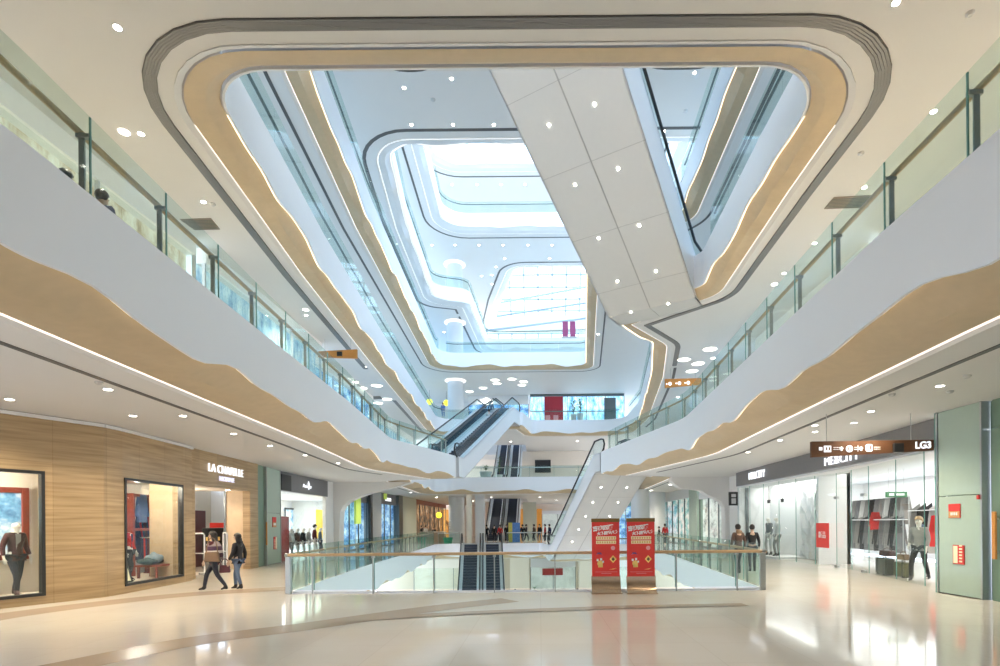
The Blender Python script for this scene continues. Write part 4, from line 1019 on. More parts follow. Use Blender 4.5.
def figure(name, label, cat, loc, rz, h=1.65, P_=None, skinm=skin, hair=None, top=None, toplen=.0, legs=None, shoes=None, inner=None, long_hair=False, scarf=None, fingers=True, group=None, headless=False, hood=None):
    J = P_ or pose(); e = empty(name, loc, rz, label, cat, group); e.scale = (h / 1.70,) * 3
    N = {'pel': (J['pel'], .125, .095), 'sp': (J['sp'], .11, .085), 'ch': (J['ch'], .135, .095), 'nk': (J['nk'], .052, .055)}
    E_ = [('pel', 'sp'), ('sp', 'ch'), ('ch', 'nk')]
    if not headless:
        N.update({'hb': (J['hb'], .062, .075), 'hm': (J['hm'], .078, .098), 'ht': (J['ht'], .058, .072)}); E_ += [('nk', 'hb'), ('hb', 'hm'), ('hm', 'ht')]
    for s in 'lr':
        N.update({'hip' + s: (J['hip' + s], .09), 'kn' + s: (J['kn' + s], .056), 'cf' + s: (mid(J['kn' + s], J['an' + s], .35), .055), 'an' + s: (J['an' + s], .036), 'to' + s: (J['to' + s], .032),
                  'sh' + s: (J['sh' + s], .055), 'el' + s: (J['el' + s], .040), 'wr' + s: (J['wr' + s], .026), 'ha' + s: (J['ha' + s], .034, .018)})
        E_ += [('pel', 'hip' + s), ('hip' + s, 'kn' + s), ('kn' + s, 'cf' + s), ('cf' + s, 'an' + s), ('an' + s, 'to' + s), ('ch', 'sh' + s), ('sh' + s, 'el' + s), ('el' + s, 'wr' + s), ('wr' + s, 'ha' + s)]
        if fingers:
            hx, hy, hz = J['ha' + s]; sg_ = 1 if s == 'l' else -1
            for i, (dy, ln) in enumerate(((.030, .062), (.011, .072), (-.009, .068), (-.027, .052))):
                N['f%d%s' % (i, s)] = ((hx, hy + dy, hz - .03), .009); N['g%d%s' % (i, s)] = ((hx - sg_ * .008, hy + dy * 1.1 + .006, hz - .03 - ln * .55), .008); N['h%d%s' % (i, s)] = ((hx - sg_ * .022, hy + dy + .012, hz - .03 - ln), .007)
                E_ += [('ha' + s, 'f%d%s' % (i, s)), ('f%d%s' % (i, s), 'g%d%s' % (i, s)), ('g%d%s' % (i, s), 'h%d%s' % (i, s))]
            N['t0' + s] = ((hx - sg_ * .006, hy + .042, hz + .012), .010); N['t1' + s] = ((hx - sg_ * .02, hy + .060, hz - .028), .008)
            E_ += [('ha' + s, 't0' + s), ('t0' + s, 't1' + s)]
    if not headless:
        hx, hy, hz = J['hm']
        N['no'] = ((hx, hy + .112, hz - .012), .013); E_.append(('hm', 'no'))
        for sg_, s in ((1, 'l'), (-1, 'r')): N['ear' + s] = ((hx + sg_ * .086, hy - .005, hz - .005), .012, .02); E_.append(('hm', 'ear' + s))
    mobj('body', skin_mesh(N, E_, {'pel'}), skinm, e)
    if not headless and fingers:
        hx, hy, hz = J['hm']; mb = MB()
        for sg_ in (1, -1): mb.lathe([(.001, -.006), (.012, 0), (.001, .006)], (hx + sg_ * .032, hy + .088, hz + .012), 8, 'y')
        mb.build('eyes', blackf, e)
        mb = MB(); mb.tube([(hx - .025, hy + .086, hz - .05), (hx, hy + .094, hz - .052), (hx + .025, hy + .086, hz - .05)], .006, 6); mb.build('mouth', mat('lips', (.5, .2, .17), .5), e)
    if top:
        T = {'pel': (J['pel'], .15, .125), 'sp': (J['sp'], .135, .115), 'ch': (J['ch'], .158, .12), 'nk': (mid(J['ch'], J['nk'], .85), .068, .07)}
        te = [('pel', 'sp'), ('sp', 'ch'), ('ch', 'nk')]
        if toplen > 0: T['sk'] = ((0, 0, .94 - toplen), .17, .14); te.append(('pel', 'sk'))
        for s in 'lr':
            T.update({'sh' + s: (J['sh' + s], .075), 'el' + s: (J['el' + s], .058), 'wr' + s: (mid(J['el' + s], J['wr' + s], .93), .042)}); te += [('ch', 'sh' + s), ('sh' + s, 'el' + s), ('el' + s, 'wr' + s)]
        mobj('coat', skin_mesh(T, te, {'pel'}), top, e)
    if legs:
        T = {'pel': (mid(J['pel'], J['sp'], .1), .137, .108)}; te = []
        for s in 'lr': T.update({'hip' + s: (J['hip' + s], .102), 'kn' + s: (J['kn' + s], .068), 'an' + s: (mid(J['kn' + s], J['an' + s], .95), .05)}); te += [('pel', 'hip' + s), ('hip' + s, 'kn' + s), ('kn' + s, 'an' + s)]
        mobj('trousers', skin_mesh(T, te, {'pel'}), legs, e)
    if shoes:
        for s in 'lr':
            a, t = J['an' + s], J['to' + s]
            mobj('shoe', skin_mesh({'k': (mid(J['kn' + s], a, .72), .05), 'a': ((a[0], a[1] - .01, a[2] - .02), .05, .046), 'h': ((a[0], a[1] - .035, t[2] + .01), .036), 'm': (mid(a, t, .6), .045, .034), 't': (t, .040, .03)}, [('k', 'a'), ('a', 'h'), ('a', 'm'), ('m', 't')], {'a'}), shoes, e)
    if hair:
        hx, hy, hz = J['hm']
        mb = MB(); R_ = []
        for i in range(13):
            t = PI * i / 12; R_.append((max(.002, math.sin(t)), math.cos(t)))
        rows_ = []
        for (r_, c_) in R_:
            rows_.append([(hx + .101 * r_ * math.cos(a), hy - .018 + .118 * r_ * math.sin(a) - (.03 if c_ < .2 else 0) * max(0, math.sin(a)) * 2.2, hz + .028 + c_ * (.118 if c_ > 0 else .10)) for a in [2 * PI * k / 16 for k in range(16)]])
        for rw in rows_: rw.append(rw[0])
        mb.strip(rows_)
        if long_hair:
            L_ = [(hx, hy - .05, hz - .02, .105, .085), (hx, hy - .07, hz - .12, .11, .07), (hx, hy - .09, hz - .22, .105, .05), (hx, hy - .095, hz - .31, .07, .03)]
            rows_ = [[(x + a_ * math.cos(2 * PI * k / 14), y + b_ * math.sin(2 * PI * k / 14), z) for k in range(15)] for x, y, z, a_, b_ in L_]; mb.strip(rows_)
        mb.build('hair', hair, e, smooth=True)
    if hood: 
        mobj('collar', skin_mesh({'a': ((-.1, J['nk'][1] - .03, 1.45), .06), 'b': ((0, J['nk'][1] - .08, 1.48), .075), 'c': ((.1, J['nk'][1] - .03, 1.45), .06)}, [('a', 'b'), ('b', 'c')], {'b'}), hood, e)
    if inner:
        mb = MB(); y = J['ch'][1] + .118
        mb.prism([(-.05, 1.41), (.05, 1.41), (.05, 1.0), (-.05, 1.0)], (0, y - .035, 0), (1, 0, 0), (0, 0, 1), (0, 1, 0), -.03, .014); mb.build('shirt', inner, e)
    return e
coatblk = clothm('black', (.018, .017, .02)); coatbr = clothm('brown', (.10, .055, .04)); stripe = clothm('plaid', (.26, .20, .20)); jeans = clothm('jeans', (.10, .14, .22)); dkj = clothm('dark_jeans', (.03, .032, .045))
burg = clothm('burgundy', (.09, .015, .02)); greyc = clothm('grey', (.30, .29, .28)); ltg = clothm('light_grey', (.58, .57, .55)); redc = clothm('red', (.55, .03, .03)); bluec = clothm('blue', (.12, .2, .42)); khaki = clothm('khaki', (.42, .34, .24)); navy = clothm('navy', (.03, .04, .10)); leather = mat('leather_dark', (.06, .018, .018), .35); shoeb = mat('shoe_black', (.02, .018, .018), .4); tanbag = mat('tan_leather', (.17, .10, .05), .45)
# the two walking women
W = P(215, 590.5, 0)
wo = figure('person', 'woman with long dark hair in a striped shawl and boots carrying a brown shoulder bag', 'person', (W.x, W.y, 0), 1.75, 1.66, pose(.34, .12, .03), hair=hairm, top=burg, toplen=.22, legs=dkj, shoes=shoeb, long_hair=True)
mb = MB()
def shawl(e, J, ms):
    for i, (m, z0, z1, r0, r1) in enumerate(ms):
        mb = MB(); mb.strip([[(r * 1.28 * math.cos(a) , r * .92 * math.sin(a) + .01, z) for a in [2 * PI * k / 20 for k in range(20)]] for r, z in ((r0, z0), ((r0 + r1) / 2 + .006, (z0 + z1) / 2), (r1, z1))] , False, False)
        # close the ring
        mb.strip([[(r * 1.28 * math.cos(a), r * .92 * math.sin(a) + .01, z) for a in (2 * PI * 19 / 20, 0)] for r, z in ((r0, z0), (r1, z1))])
        mb.build('shawl', m, e, smooth=True)
shawl(wo, None, [(stripe, 1.44, 1.30, .10, .205), (clothm('plum', (.07, .03, .06)), 1.30, 1.18, .205, .228), (clothm('shawl_cream', (.55, .50, .47)), 1.18, 1.10, .228, .236), (clothm('plum', (.07, .03, .06)), 1.10, .98, .236, .24), (stripe, .98, .90, .24, .242)])
def handbag(label, loc, rz, w, hh, d, m, strap=.5):
    e = empty('handbag', loc, rz, label, 'bag')
    mb = MB(); mb.prism([(-w / 2, 0), (w / 2, 0), (w * .42, hh), (-w * .42, hh)], (0, -d / 2, 0), (1, 0, 0), (0, 0, 1), (0, 1, 0), 0, d); mb.build('pouch', m, e, bevel=.03)
    mb = MB(); mb.tube([(w * .36 * math.cos(PI - PI * k / 8), 0, hh - .02 + strap * math.sin(PI * k / 8)) for k in range(9)], .014, 6); mb.build('strap', m, e, smooth=True)
    return e
handbag('brown leather shoulder bag of the woman in the striped shawl', (W.x + .12, W.y - .33, .84), .2, .40, .28, .13, tanbag, .42)
W2 = P(238.5, 589.5, 0)
figure('person', 'woman in a black jacket and jeans with long black hair walking past the stone shop', 'person', (W2.x, W2.y, 0), 1.45, 1.60, pose(.16, .10, .0), hair=hairm, top=coatblk, toplen=.12, legs=jeans, shoes=shoeb, long_hair=True, hood=coatblk)
handbag('dark red handbag held by the woman in the black jacket', (W2.x - .32, W2.y - .12, .50), .3, .30, .22, .10, mat('bag_maroon', (.10, .02, .03), .4), .2)
# couple at the right of the void
c1 = P(738.5, 574, 0); c2 = P(752.5, 572, 0)
figure('person', 'person in a dark brown padded coat with fur collar seen over the glass railing', 'person', (c1.x, c1.y, 0), .15, 1.72, pose(.10, .06), hair=hairm, top=coatbr, toplen=.18, legs=dkj, shoes=shoeb, hood=clothm('fur', (.25, .17, .11)))
figure('person', 'person in a black top with one hand on the hip near the clothes shop', 'person', (c2.x, c2.y, 0), -.2, 1.70, pose(.08, .05, 0, (0, .35)), hair=hairm, top=coatblk, toplen=.0, legs=dkj, shoes=shoeb)
# small crowd on the far bridge: one body, copied, each with own clothes
crowd_src = {}
def crowd(label, px, py, z, topm, legm, rz, stride=0.0, h=1.68, Y=None):
    p = P(px, py, z) if Y is None else Q(px, py, Y)
    return figure('person', label, 'person', (p.x, p.y, z), rz, h, pose(stride, .05), hair=hairm, top=topm, toplen=.1, legs=legm, shoes=None)
for lab, px, Y, m, lg, rz, st in (
    ('person in black with a pale bag at the foot of the white escalators', 486.5, 54.5, coatblk, dkj, .2, .1), ('person in a long dark coat facing the white escalator steps', 494.2, 54.0, coatblk, dkj, -.1, .1), ('person in a red jacket among the crowd by the white escalators', 500, 53.2, redc, dkj, .6, .12),
    ('person in a black coat right of the red jacket at the bridge railing', 506.6, 53.6, coatblk, dkj, PI, .0), ('person in dark clothes beside the blue roller sign on the bridge', 522.5, 52.6, coatblk, dkj, .5, .1), ('person in a charcoal jacket walking along the bridge', 526, 54, clothm('charcoal', (.05, .05, .055)), dkj, -1.2, .18),
    ('person in a dark brown jacket in the middle of the bridge', 534, 53, coatbr, dkj, 1.2, .15), ('person in black close to the foot of the long white escalator', 539.5, 53.6, coatblk, jeans, 2.5, .1), ('person in a bright red coat at the foot of the long white escalator', 545, 52.4, redc, dkj, 1.6, .05), ('person in a dark blue coat beside the bright red coat', 549.5, 53.2, navy, dkj, 1.1, .1)):
    crowd(lab, px, 541, 0, m, lg, rz, st, 1.70, Y)
    o = [x for x in COL.objects if x.type == 'EMPTY' and x.get('label') == lab][0]; o.location = ((px - CX) * Y / F + (0), Y, 0)
def place(lab, px, Y, z, m, lg, rz, st=0, h=1.68):
    figure('person', lab, 'person', ((px - CX) * Y / F, Y, z), rz, h, pose(st, .05), hair=hairm, top=m, toplen=.1, legs=lg)
place('person in a red and grey jacket standing beyond the red banners', 665, 44.0, 0, redc, dkj, .3, .05)
place('person in black low beside the red and grey jacket', 659, 46.5, 0, coatblk, dkj, 1.2, .05, 1.45)
place('person in a pale top standing by the restaurant front', 425.5, 57, 0, ltg, dkj, 1.0, .05)
place('person in black by the restaurant counter', 421.5, 58, 0, coatblk, dkj, -1.0, .05)
place('person behind the low brown counter', 434, 57.5, 0, coatblk, dkj, PI, 0, 1.5)
place('staff figure in black standing on the lower floor by the shop', 514.5, 50.5, -HF, coatblk, coatblk, PI, .02)
place('figure in red in front of the lower floor shop behind the first banner', 577, 50.5, -HF, redc, dkj, .4, .05)
place('person in dark clothes at the top of the escalator to the second upper floor', 492, 47.6, 2 * HF - 1.05, navy, dkj, .2, .1)
place('person in light grey riding lower on the same escalator', 490, 45.6, 2 * HF - 2.2, ltg, dkj, .2, .1)
place('person in teal standing by the escalator head on the second upper floor', 484.5, 54.4, 2 * HF, clothm('teal', (.06, .22, .25)), dkj, 1.0, .0)
place('dark haired person walking behind the upper balcony glass, nearer the picture corner', 70, 6.9, HF - .15, coatbr, dkj, 0, .1)
place('person in a dark blue coat behind the upper balcony glass ahead of the other walker', 100, 7.9, HF - .1, navy, dkj, 0, .15)
for o in COL.objects:
    if o.type == 'EMPTY' and str(o.get('label', '')).startswith(('dark haired person walking', 'person in a dark blue coat behind')):
        o.location.x, o.location.y = (-7.6, 8.85) if 'dark haired' in o['label'] else (-7.45, 9.4); o.location.z = HF
# mannequins
m1 = f1.at(f1.upx(15, .55), .2, .55); 
figure('mannequin', 'white headed mannequin in a dark leather jacket and grey shirt in the shop window', 'mannequin', m1, -1.75, 1.80, pose(.16, .05), skinm=mannw, top=leather, toplen=.02, legs=dkj, shoes=leather, inner=greyc)
m2 = f2.at(f2.upx(128.5, .7), .2, .7)
figure('mannequin', 'headless mannequin in a bright red jacket in the second shop window', 'mannequin', m2, -1.3, 1.72, pose(.02, .04), skinm=mannw, top=redc, toplen=.0, legs=dkj, shoes=shoeb, inner=navy, headless=True, fingers=True)
figure('mannequin', 'striding mannequin in a grey coat and black trousers beside the suitcases', 'mannequin', (11.55, 16.75, .0), PI / 2 + .55, 1.92, pose(.30, .10, 0, (.4, 0)), skinm=mannw, hair=mat('wig_blond', (.55, .36, .2), .6), top=greyc, toplen=.12, legs=coatblk, shoes=shoeb, hood=clothm('blue_scarf', (.15, .22, .35)))
d1 = Q(765, 545, 26.6); d2 = Q(775, 545, 26.0)
figure('mannequin', 'pale mannequin in a grey vest and light trousers before the silver foil', 'mannequin', (11.62, 27.9, .1), PI / 2 + .2, 1.95, pose(.03, .04), skinm=mannw, top=clothm('vest_grey', (.22, .23, .25)), legs=ltg, shoes=shoeb)
figure('mannequin', 'pale mannequin in a long light cardigan before the silver foil', 'mannequin', (11.68, 27.1, .1), PI / 2 - .1, 1.95, pose(.03, .04), skinm=mannw, top=ltg, toplen=.25, legs=greyc, shoes=shoeb)
shopm = [('mannequin in a white top near the red wall of the dark sign shop', 291, ltg, greyc), ('mannequin in a brown coat of the dark sign shop', 297, coatbr, ltg), ('mannequin in black in the middle of the dark sign shop', 303, coatblk, ltg), ('mannequin in pale trousers under the wide screen', 308.5, greyc, whitep), ('dark haired mannequin in a wine coat in the dark sign shop', 314.5, burg, ltg), ('mannequin in a blue-grey jacket next to the yellow panel', 320, clothm('slate', (.12, .18, .24)), dkj)]
for i, (lab, px, m, lg) in enumerate(shopm):
    Y = 29.0 + i * .75; X = (px - CX) * Y / F
    figure('mannequin', lab, 'mannequin', (X - .12 * (i == 0), Y + .25 * (i == 0), 0), -PI / 2 - .2 + .1 * i, 1.85 if i == 4 else 1.7, pose(.05, .04), skinm=mannw, hair=hairm if i == 4 else None, top=m, toplen=.12, legs=lg, fingers=False)
for lab, X, Y in (('dummy in grey inside the arched portal shop, nearer the pillar', -13.1, 38.4), ('dummy in white and grey inside the arched portal shop', -13.1, 40.9)): pass
mb = MB(); mb.box(11.36, 12.9, 26.5, 28.5, .0, .1); struct(mb, 'floor_plinth', white)
# ------------------------------------------------------------------ clothes and goods
def garment(label, loc, rz, m, h=1.0, w=.46, group=None, cat='jacket', name='hanging_jacket', trousers=False):
    e = empty(name, loc, rz, label, cat, group)
    mb = MB()
    if trousers: poly = [(-w * .35, 0), (-w * .02, 0), (0, -.05), (w * .02, 0), (w * .35, 0), (w * .38, -h), (w * .03, -h), (0, -h * .3), (-w * .03, -h), (-w * .38, -h)]; poly = [(-w * .36, 0), (w * .36, 0), (w * .38, -h), (w * .04, -h), (0, -h * .35), (-w * .04, -h), (-w * .38, -h)]
    else: poly = [(-.07, .02), (.07, .02), (w * .42, -.06), (w * .62, -h * .68), (w * .47, -h * .70), (w * .40, -h * .3), (w * .43, -h), (-w * .43, -h), (-w * .40, -h * .3), (-w * .47, -h * .70), (-w * .62, -h * .68), (-w * .42, -.06)]
    mb.prism(poly, (0, 0, 0), (1, 0, 0), (0, 0, 1), (0, 1, 0), -.05, .05); mb.build('fabric', m, e, bevel=.03)
    mb = MB(); mb.tube([(-.17, 0, .0), (0, 0, .06), (.17, 0, .0)], .012, 6); mb.tube([(0, 0, .06), (0, 0, .12), (.03, 0, .15), (.0, 0, .18)], .008, 6); mb.build('hanger', steel, e)
    return e
def rack_rail(label, p, q, z):
    e = empty('clothes_rail', (p[0], p[1], 0), 0, label, 'rail'); d = (q[0] - p[0], q[1] - p[1])
    mb = MB(); mb.tube([(0, 0, z), (d[0], d[1], z)], .02, 8); mb.build('bar', steel, e, smooth=True)
    for k in (0, 1): mb = MB(); mb.tube([(d[0] * k, d[1] * k, 0), (d[0] * k, d[1] * k, z + .35)], .022, 8); mb.build('upright', steel, e, smooth=True)
    mb = MB(); mb.fbox((0, 0, z + .3), (d[0], d[1], 0), Vector((-d[1], d[0], 0)).normalized(), ZU, 0, 1, -.2, .2, 0, .03); mb.build('shelf', white, e)
pa, pb = Vector((16.2, 28.4)), Vector((15.7, 23.4))
rack_rail('upper rail of the back wall hung with grey jackets', pa, pb, 2.55); rack_rail('lower rail of the back wall hung with dark long coats', pa + Vector((-.25, 0)), pb + Vector((-.25, 0)), 1.55)
cl = [greyc, clothm('mid_grey', (.20, .20, .21)), ltg, greyc, coatblk, clothm('mid_grey', (.2, .2, .21)), greyc, ltg, clothm('charcoal', (.05, .05, .055)), greyc]
for i in range(11):
    q = pa.lerp(pb, (i + .5) / 11)
    garment('short jacket hung on the upper rail of the clothes shop back wall', (q.x, q.y, 2.38), -.5, cl[i % 10], .72, .46, 'jackets on the upper rail of the clothes shop')
    garment('long dark coat hung on the lower rail of the clothes shop back wall', (q.x - .25, q.y, 1.38), -.5, [clothm('charcoal', (.05, .05, .055)), clothm('mid_grey', (.2, .2, .21)), greyc][i % 3], .95, .46, 'coats on the lower rail of the clothes shop')
garment('red jacket hung between grey jackets in the clothes shop', (15.55, 25.5, 1.9), -.5, redc, .5, .5)
# nearer racks by the striding mannequin
na, nb_ = Vector((15.2, 22.4)), Vector((14.4, 18.2))
rack_rail('chrome rail near the striding mannequin hung with dark clothes', na, nb_, 1.9)
for i in range(9):
    q = na.lerp(nb_, (i + .5) / 9)
    garment('dark garment on the chrome rail near the striding mannequin', (q.x, q.y, 1.72), -.6, [greyc, coatblk, clothm('charcoal', (.05, .05, .055)), ltg][i % 4], 1.15, .46, 'clothes on the rail near the striding mannequin')
garment('scarlet garment hung behind the striding mannequin', (13.1, 18.2, 1.55), -.6, mat('cloth_scarlet', (.75, .06, .06), .8), .6, .42)
def suitcase(label, loc, rz, w, h, d, m, trim):
    e = empty('suitcase', loc, rz, label, 'suitcase')
    mb = MB(); mb.box(-w / 2, w / 2, -d / 2, d / 2, .02, h); mb.build('shell', m, e, bevel=.04)
    mb = MB(); mb.tube([(-.1, -d / 2 * 0, h), (-.08, 0, h + .05), (.08, 0, h + .05), (.1, 0, h)], .014, 6); mb.build('handle', trim, e)
    for x in (-w * .28, w * .28): mb = MB(); mb.box(x - .02, x + .02, -d / 2 - .006, d / 2 + .006, .0, h + .006); mb.build('strap', trim, e)
    return e
dkg = mat('case_dark', (.055, .06, .05), .45); olv = mat('case_olive', (.10, .10, .045), .5)
suitcase('dark grey suitcase standing on the clothes shop floor', (11.62, 18.55, .02), PI / 2 - .2 + PI / 2 * 0, .85, .56, .30, dkg, blackf)
suitcase('olive suitcase beside the striding mannequin', (11.62, 17.6, .02), PI / 2 - .15, .75, .48, .28, olv, blackf)
handbag('black bag lying on the dark grey suitcase', (11.62, 18.4, .64), PI / 2, .6, .2, .26, leather, .1)
handbag('small tan bag lying behind the black bag on the olive suitcase', (11.65, 17.65, .57), PI / 2, .4, .18, .2, tanbag, .1)
# stone shop window goods
garment('denim blue jacket hung on the shelf behind the red jacket', f2.at(f2.upx(142, 1.7), 2.6, 1.7), PI / 2 + .1, bluec, .62, .55)
for i in range(8): garment('dark trousers hung in a row behind the red jacket', f2.at(f2.upx(137 + i * 1.8, 1.8), 1.45, 1.8), .2, [navy, navy, redc, navy, burg, navy, redc, dkj][i], .75, .34, 'trousers in the second shop window', 'trousers', 'hanging_trousers', True)
sh = empty('display_shelf', f2.at(f2.upx(138, 1.98), .2, 1.98), 0, 'red-brown display shelf behind the red jacket mannequin', 'shelf')
mb = MB()
for u in (-.75, .45): mb.fbox((0, 0, 0), f2.u, f2.v, f2.w, u, u + .1, 0, 2.75, -.3, .1)
mb.build('post', redwood, sh, bevel=.01)
for z in (1.5, 2.65): mb = MB(); mb.fbox((0, 0, 0), f2.u, f2.v, f2.w, -.75, .55, z, z + .09, -.3, .1); mb.build('shelf_board', redwood, sh, bevel=.01)
mb = MB(); mb.fbox((0, 0, 0), f2.u, f2.v, f2.w, -.7, .5, .05, 2.6, .06, .1); mb.build('back_panel', white, sh)
fp = f2.at(f2.upx(127, .42), .2, .42)
pf = empty('photo_frame', fp, 0, 'black framed print leaning at the corner of the second shop window', 'picture frame')
mb = MB(); mb.fbox((0, 0, 0), f2.u, Vector(f2.v) + Vector(f2.w) * .25, f2.w, -.25, .25, 0, .62, 0, .03); mb.build('frame', blackf, pf, bevel=.005)
mb = MB(); mb.fbox((0, 0, 0), f2.u, Vector(f2.v) + Vector(f2.w) * .25, f2.w, -.18, .18, .07, .55, -.006, 0); mb.build('print', cream, pf)
tb = empty('display_table', f2.at(f2.upx(153.5, .8), .2, .8), 0, 'low dark wooden display table holding folded clothes in the second shop window', 'table')
mb = MB(); mb.fbox((0, 0, 0), f2.u, f2.v, f2.w, -.4, .38, .36, .42, -.35, .35); mb.build('tabletop', redwood, tb, bevel=.01)
for a in (-.36, .28):
    for b in (-.3, .24): mb = MB(); mb.fbox((0, 0, 0), f2.u, f2.v, f2.w, a, a + .06, 0, .36, b, b + .06); mb.build('leg', redwood, tb)
for lab, u, z, w_, h_, m in (('folded teal jacket heaped on the low display table', 147, .63, .55, .2, clothm('teal_dark', (.05, .09, .11))), ('folded blue shirt in the middle of the low display table', 153.5, .63, .5, .34, clothm('shirt_blue', (.26, .34, .42))), ('dark leather bag at the end of the low display table', 158, .63, .42, .18, leather)):
    c = f2.at(f2.upx(u, .8), z, .8); bmx = bmesh.new(); bmesh.ops.create_icosphere(bmx, subdivisions=3, radius=.5)
    rnd = random.Random(u)
    for v in bmx.verts:
        n = v.co.copy(); s_ = 1 + .18 * math.sin(n.x * 9 + u * 3) * math.cos(n.y * 7) + rnd.uniform(-.03, .03)
        v.co = Vector((n.x * w_ * 1.1 * s_, n.y * w_ * .8 * s_, max(-.0, (n.z + .5)) * h_ * s_))
    me = bpy.data.meshes.new('folded_clothes'); bmx.to_mesh(me); bmx.free(); me.materials.append(m); me.polygons.foreach_set('use_smooth', [True] * len(me.polygons))
    o = bpy.data.objects.new('folded_clothes' if 'bag' not in lab else 'leather_bag', me); COL.objects.link(o); o.location = c; o.rotation_euler.z = PI / 2; tag(o, lab, 'clothes' if 'bag' not in lab else 'bag')
# ------------------------------------------------------------------ red roll-up banners
def rollup(px, label, seed):
    c = P(px, 593.5, 0); e = empty('roll_up_banner', (c.x, c.y, 0), .0, label, 'banner')
    prof = [(-.14, .02), (-.10, .05), (-.03, .14), (.02, .24), (.045, .34), (.05, .46)]      # curved metallic foot
    mb = MB(); mb.strip([[(-.38, y, z), (.38, y, z), (.38, y + .012, z), (-.38, y + .012, z)] for y, z in prof], False, True); mb.build('curved_foot', bronze, e, smooth=True)
    mb = MB(); mb.box(-.40, .40, -.17, .13, 0, .03); mb.build('base_plate', bronze, e, bevel=.008)
    mb = MB(); mb.box(-.36, .36, .045, .06, .44, 1.88); mb.build('print', redp, e)
    mb = MB(); mb.box(-.37, .37, .03, .075, 1.86, 1.955); mb.build('top_bar', mat('bar_brown', (.20, .12, .03), .4, metal=.3), e, bevel=.008)
    y = .038
    text('喜迎四面', .135, (-.07, y, 1.70), (1, -0, .12), ZU, .003, whitep, 'lettering', e, .006)
    text('大礼回馈八方', .092, (.05, y, 1.575), (1, 0, .10), ZU, .003, whitep, 'lettering', e, .005)
    mb = MB()
    for z0, z1 in ((1.40, 1.485), (1.29, 1.375)): mb.box(-.25, .27, .04, .046, z0, z1)
    mb.build('yellow_field', cream, e)
    mb = MB(); rnd = random.Random(seed)
    for zc in (1.442, 1.332):
        for i in range(8): mb.box(-.225 + i * .062, -.185 + i * .062, .036, .041, zc - .026, zc + .026)
    mb.build('lettering', mat('tan_print', (.75, .45, .16), .5), e)
    mb = MB(); mb.lathe([(.055, -.004), (.055, .004)], (.19, .04, 1.18), 14, 'y'); mb.build('blossom_print', mat('pink_print', (.75, .35, .38), .6), e)
    mb = MB(); mb.prism([(-.26, 1.0), (-.17, 1.07), (-.08, 1.0), (-.17, 1.04)], (0, .036, 0), (1, 0, 0), ZU, (0, 1, 0), 0, .008); mb.box(-.22, -.12, .036, .044, 1.03, 1.06); mb.build('blue_print', bluep, e)
    mb = MB(); mb.lathe([(.075, -.004), (.075, .004)], (-.15, .04, .78), 14, 'y'); mb.box(-.2, -.08, .036, .044, .68, .74); mb.build('yellow_print', yellowp, e)
    mb = MB(); mb.box(-.24, -.19, .034, .044, .84, .90); mb.box(-.15, -.10, .034, .044, .86, .92); mb.box(-.09, -.05, .034, .044, .80, .85); mb.build('white_print', whitep, e)
    mb = MB(); mb.prism([(.19, .99), (.28, .89), (.19, .79), (.10, .89)], (0, .036, 0), (1, 0, 0), ZU, (0, 1, 0), 0, .008); mb.build('diamond_print', yellowp, e)
    mb = MB(); mb.prism([(.19, .945), (.235, .89), (.19, .835), (.145, .89)], (0, .033, 0), (1, 0, 0), ZU, (0, 1, 0), 0, .008); mb.build('diamond_mark', mat('dark_print', (.10, .08, .03), .5), e)
    mb = MB(); mb.prism([(.08, .62), (.22, .645), (.28, .66), (.2, .625)], (0, .036, 0), (1, 0, 0), ZU, (0, 1, 0), 0, .008); mb.build('gold_stroke', yellowp, e)
    mb = MB(); mb.box(-.28, .3, .04, .046, .555, .562); mb.box(-.12, .14, .04, .046, .515, .525); mb.build('small_print', mat('pink_print', (.75, .35, .38), .6), e)
rollup(606.3, 'red promotional roll-up banner beside the foot of the escalator, on the stone shop side', 1)
rollup(641.5, 'red promotional roll-up banner nearer the white clothes shop', 2)
for i, px in enumerate((565.5, 573)):
    q = Q(px, 322, 64); e = empty('roll_up_banner', (q.x, 64.6, 4 * HF), 0, ['purple-pink banner on the fourth upper floor, next to the open stair well', 'purple-pink banner on the fourth upper floor, next to the glass corner'][i], 'banner')
    pm = mat('purple_print', (.36, .07, .18), .6, var=.3, scale=4)
    mb = MB(); mb.box(-.33, .33, -.02, .02, .1, 1.9); mb.build('print', pm, e); mb = MB(); mb.box(-.44, .44, -.1, .1, 0, .1); mb.build('base', steel, e, bevel=.01)
# ------------------------------------------------------------------ hanging direction signs
def hsign(c, w, h0, h1, d, rz, label, letters, wires, top, rise=0.0, flip=False):
    e = empty('hanging_sign', c, rz, label, 'sign')
    mb = MB(); mb.prism([(-w / 2, -h0 / 2), (w / 2, rise - h1 / 2), (w / 2, rise + h1 / 2), (-w / 2, h0 / 2)], (0, -d / 2, 0), (1, 0, 0), ZU, (0, 1, 0), 0, d); mb.build('board', brownsign if letters else orange, e, bevel=.008)
    for x in wires: mb = MB(); mb.tube([(x, 0, 0), (x, 0, top - c[2])], .010, 6); mb.build('wire', steel, e)
    return e
hs = hsign((8.46, 14.0, 3.66), 3.1, .40, .275, .10, 0, 'long brown hanging direction sign with white pictograms and the letters LG3', True, (-1.15, 1.0), HC, .085)
y = -.062
text('LG3', .24, (1.27, y, .075), (1, 0, .03), ZU, .006, sign_lit, 'lettering', hs, .007, 1.0)
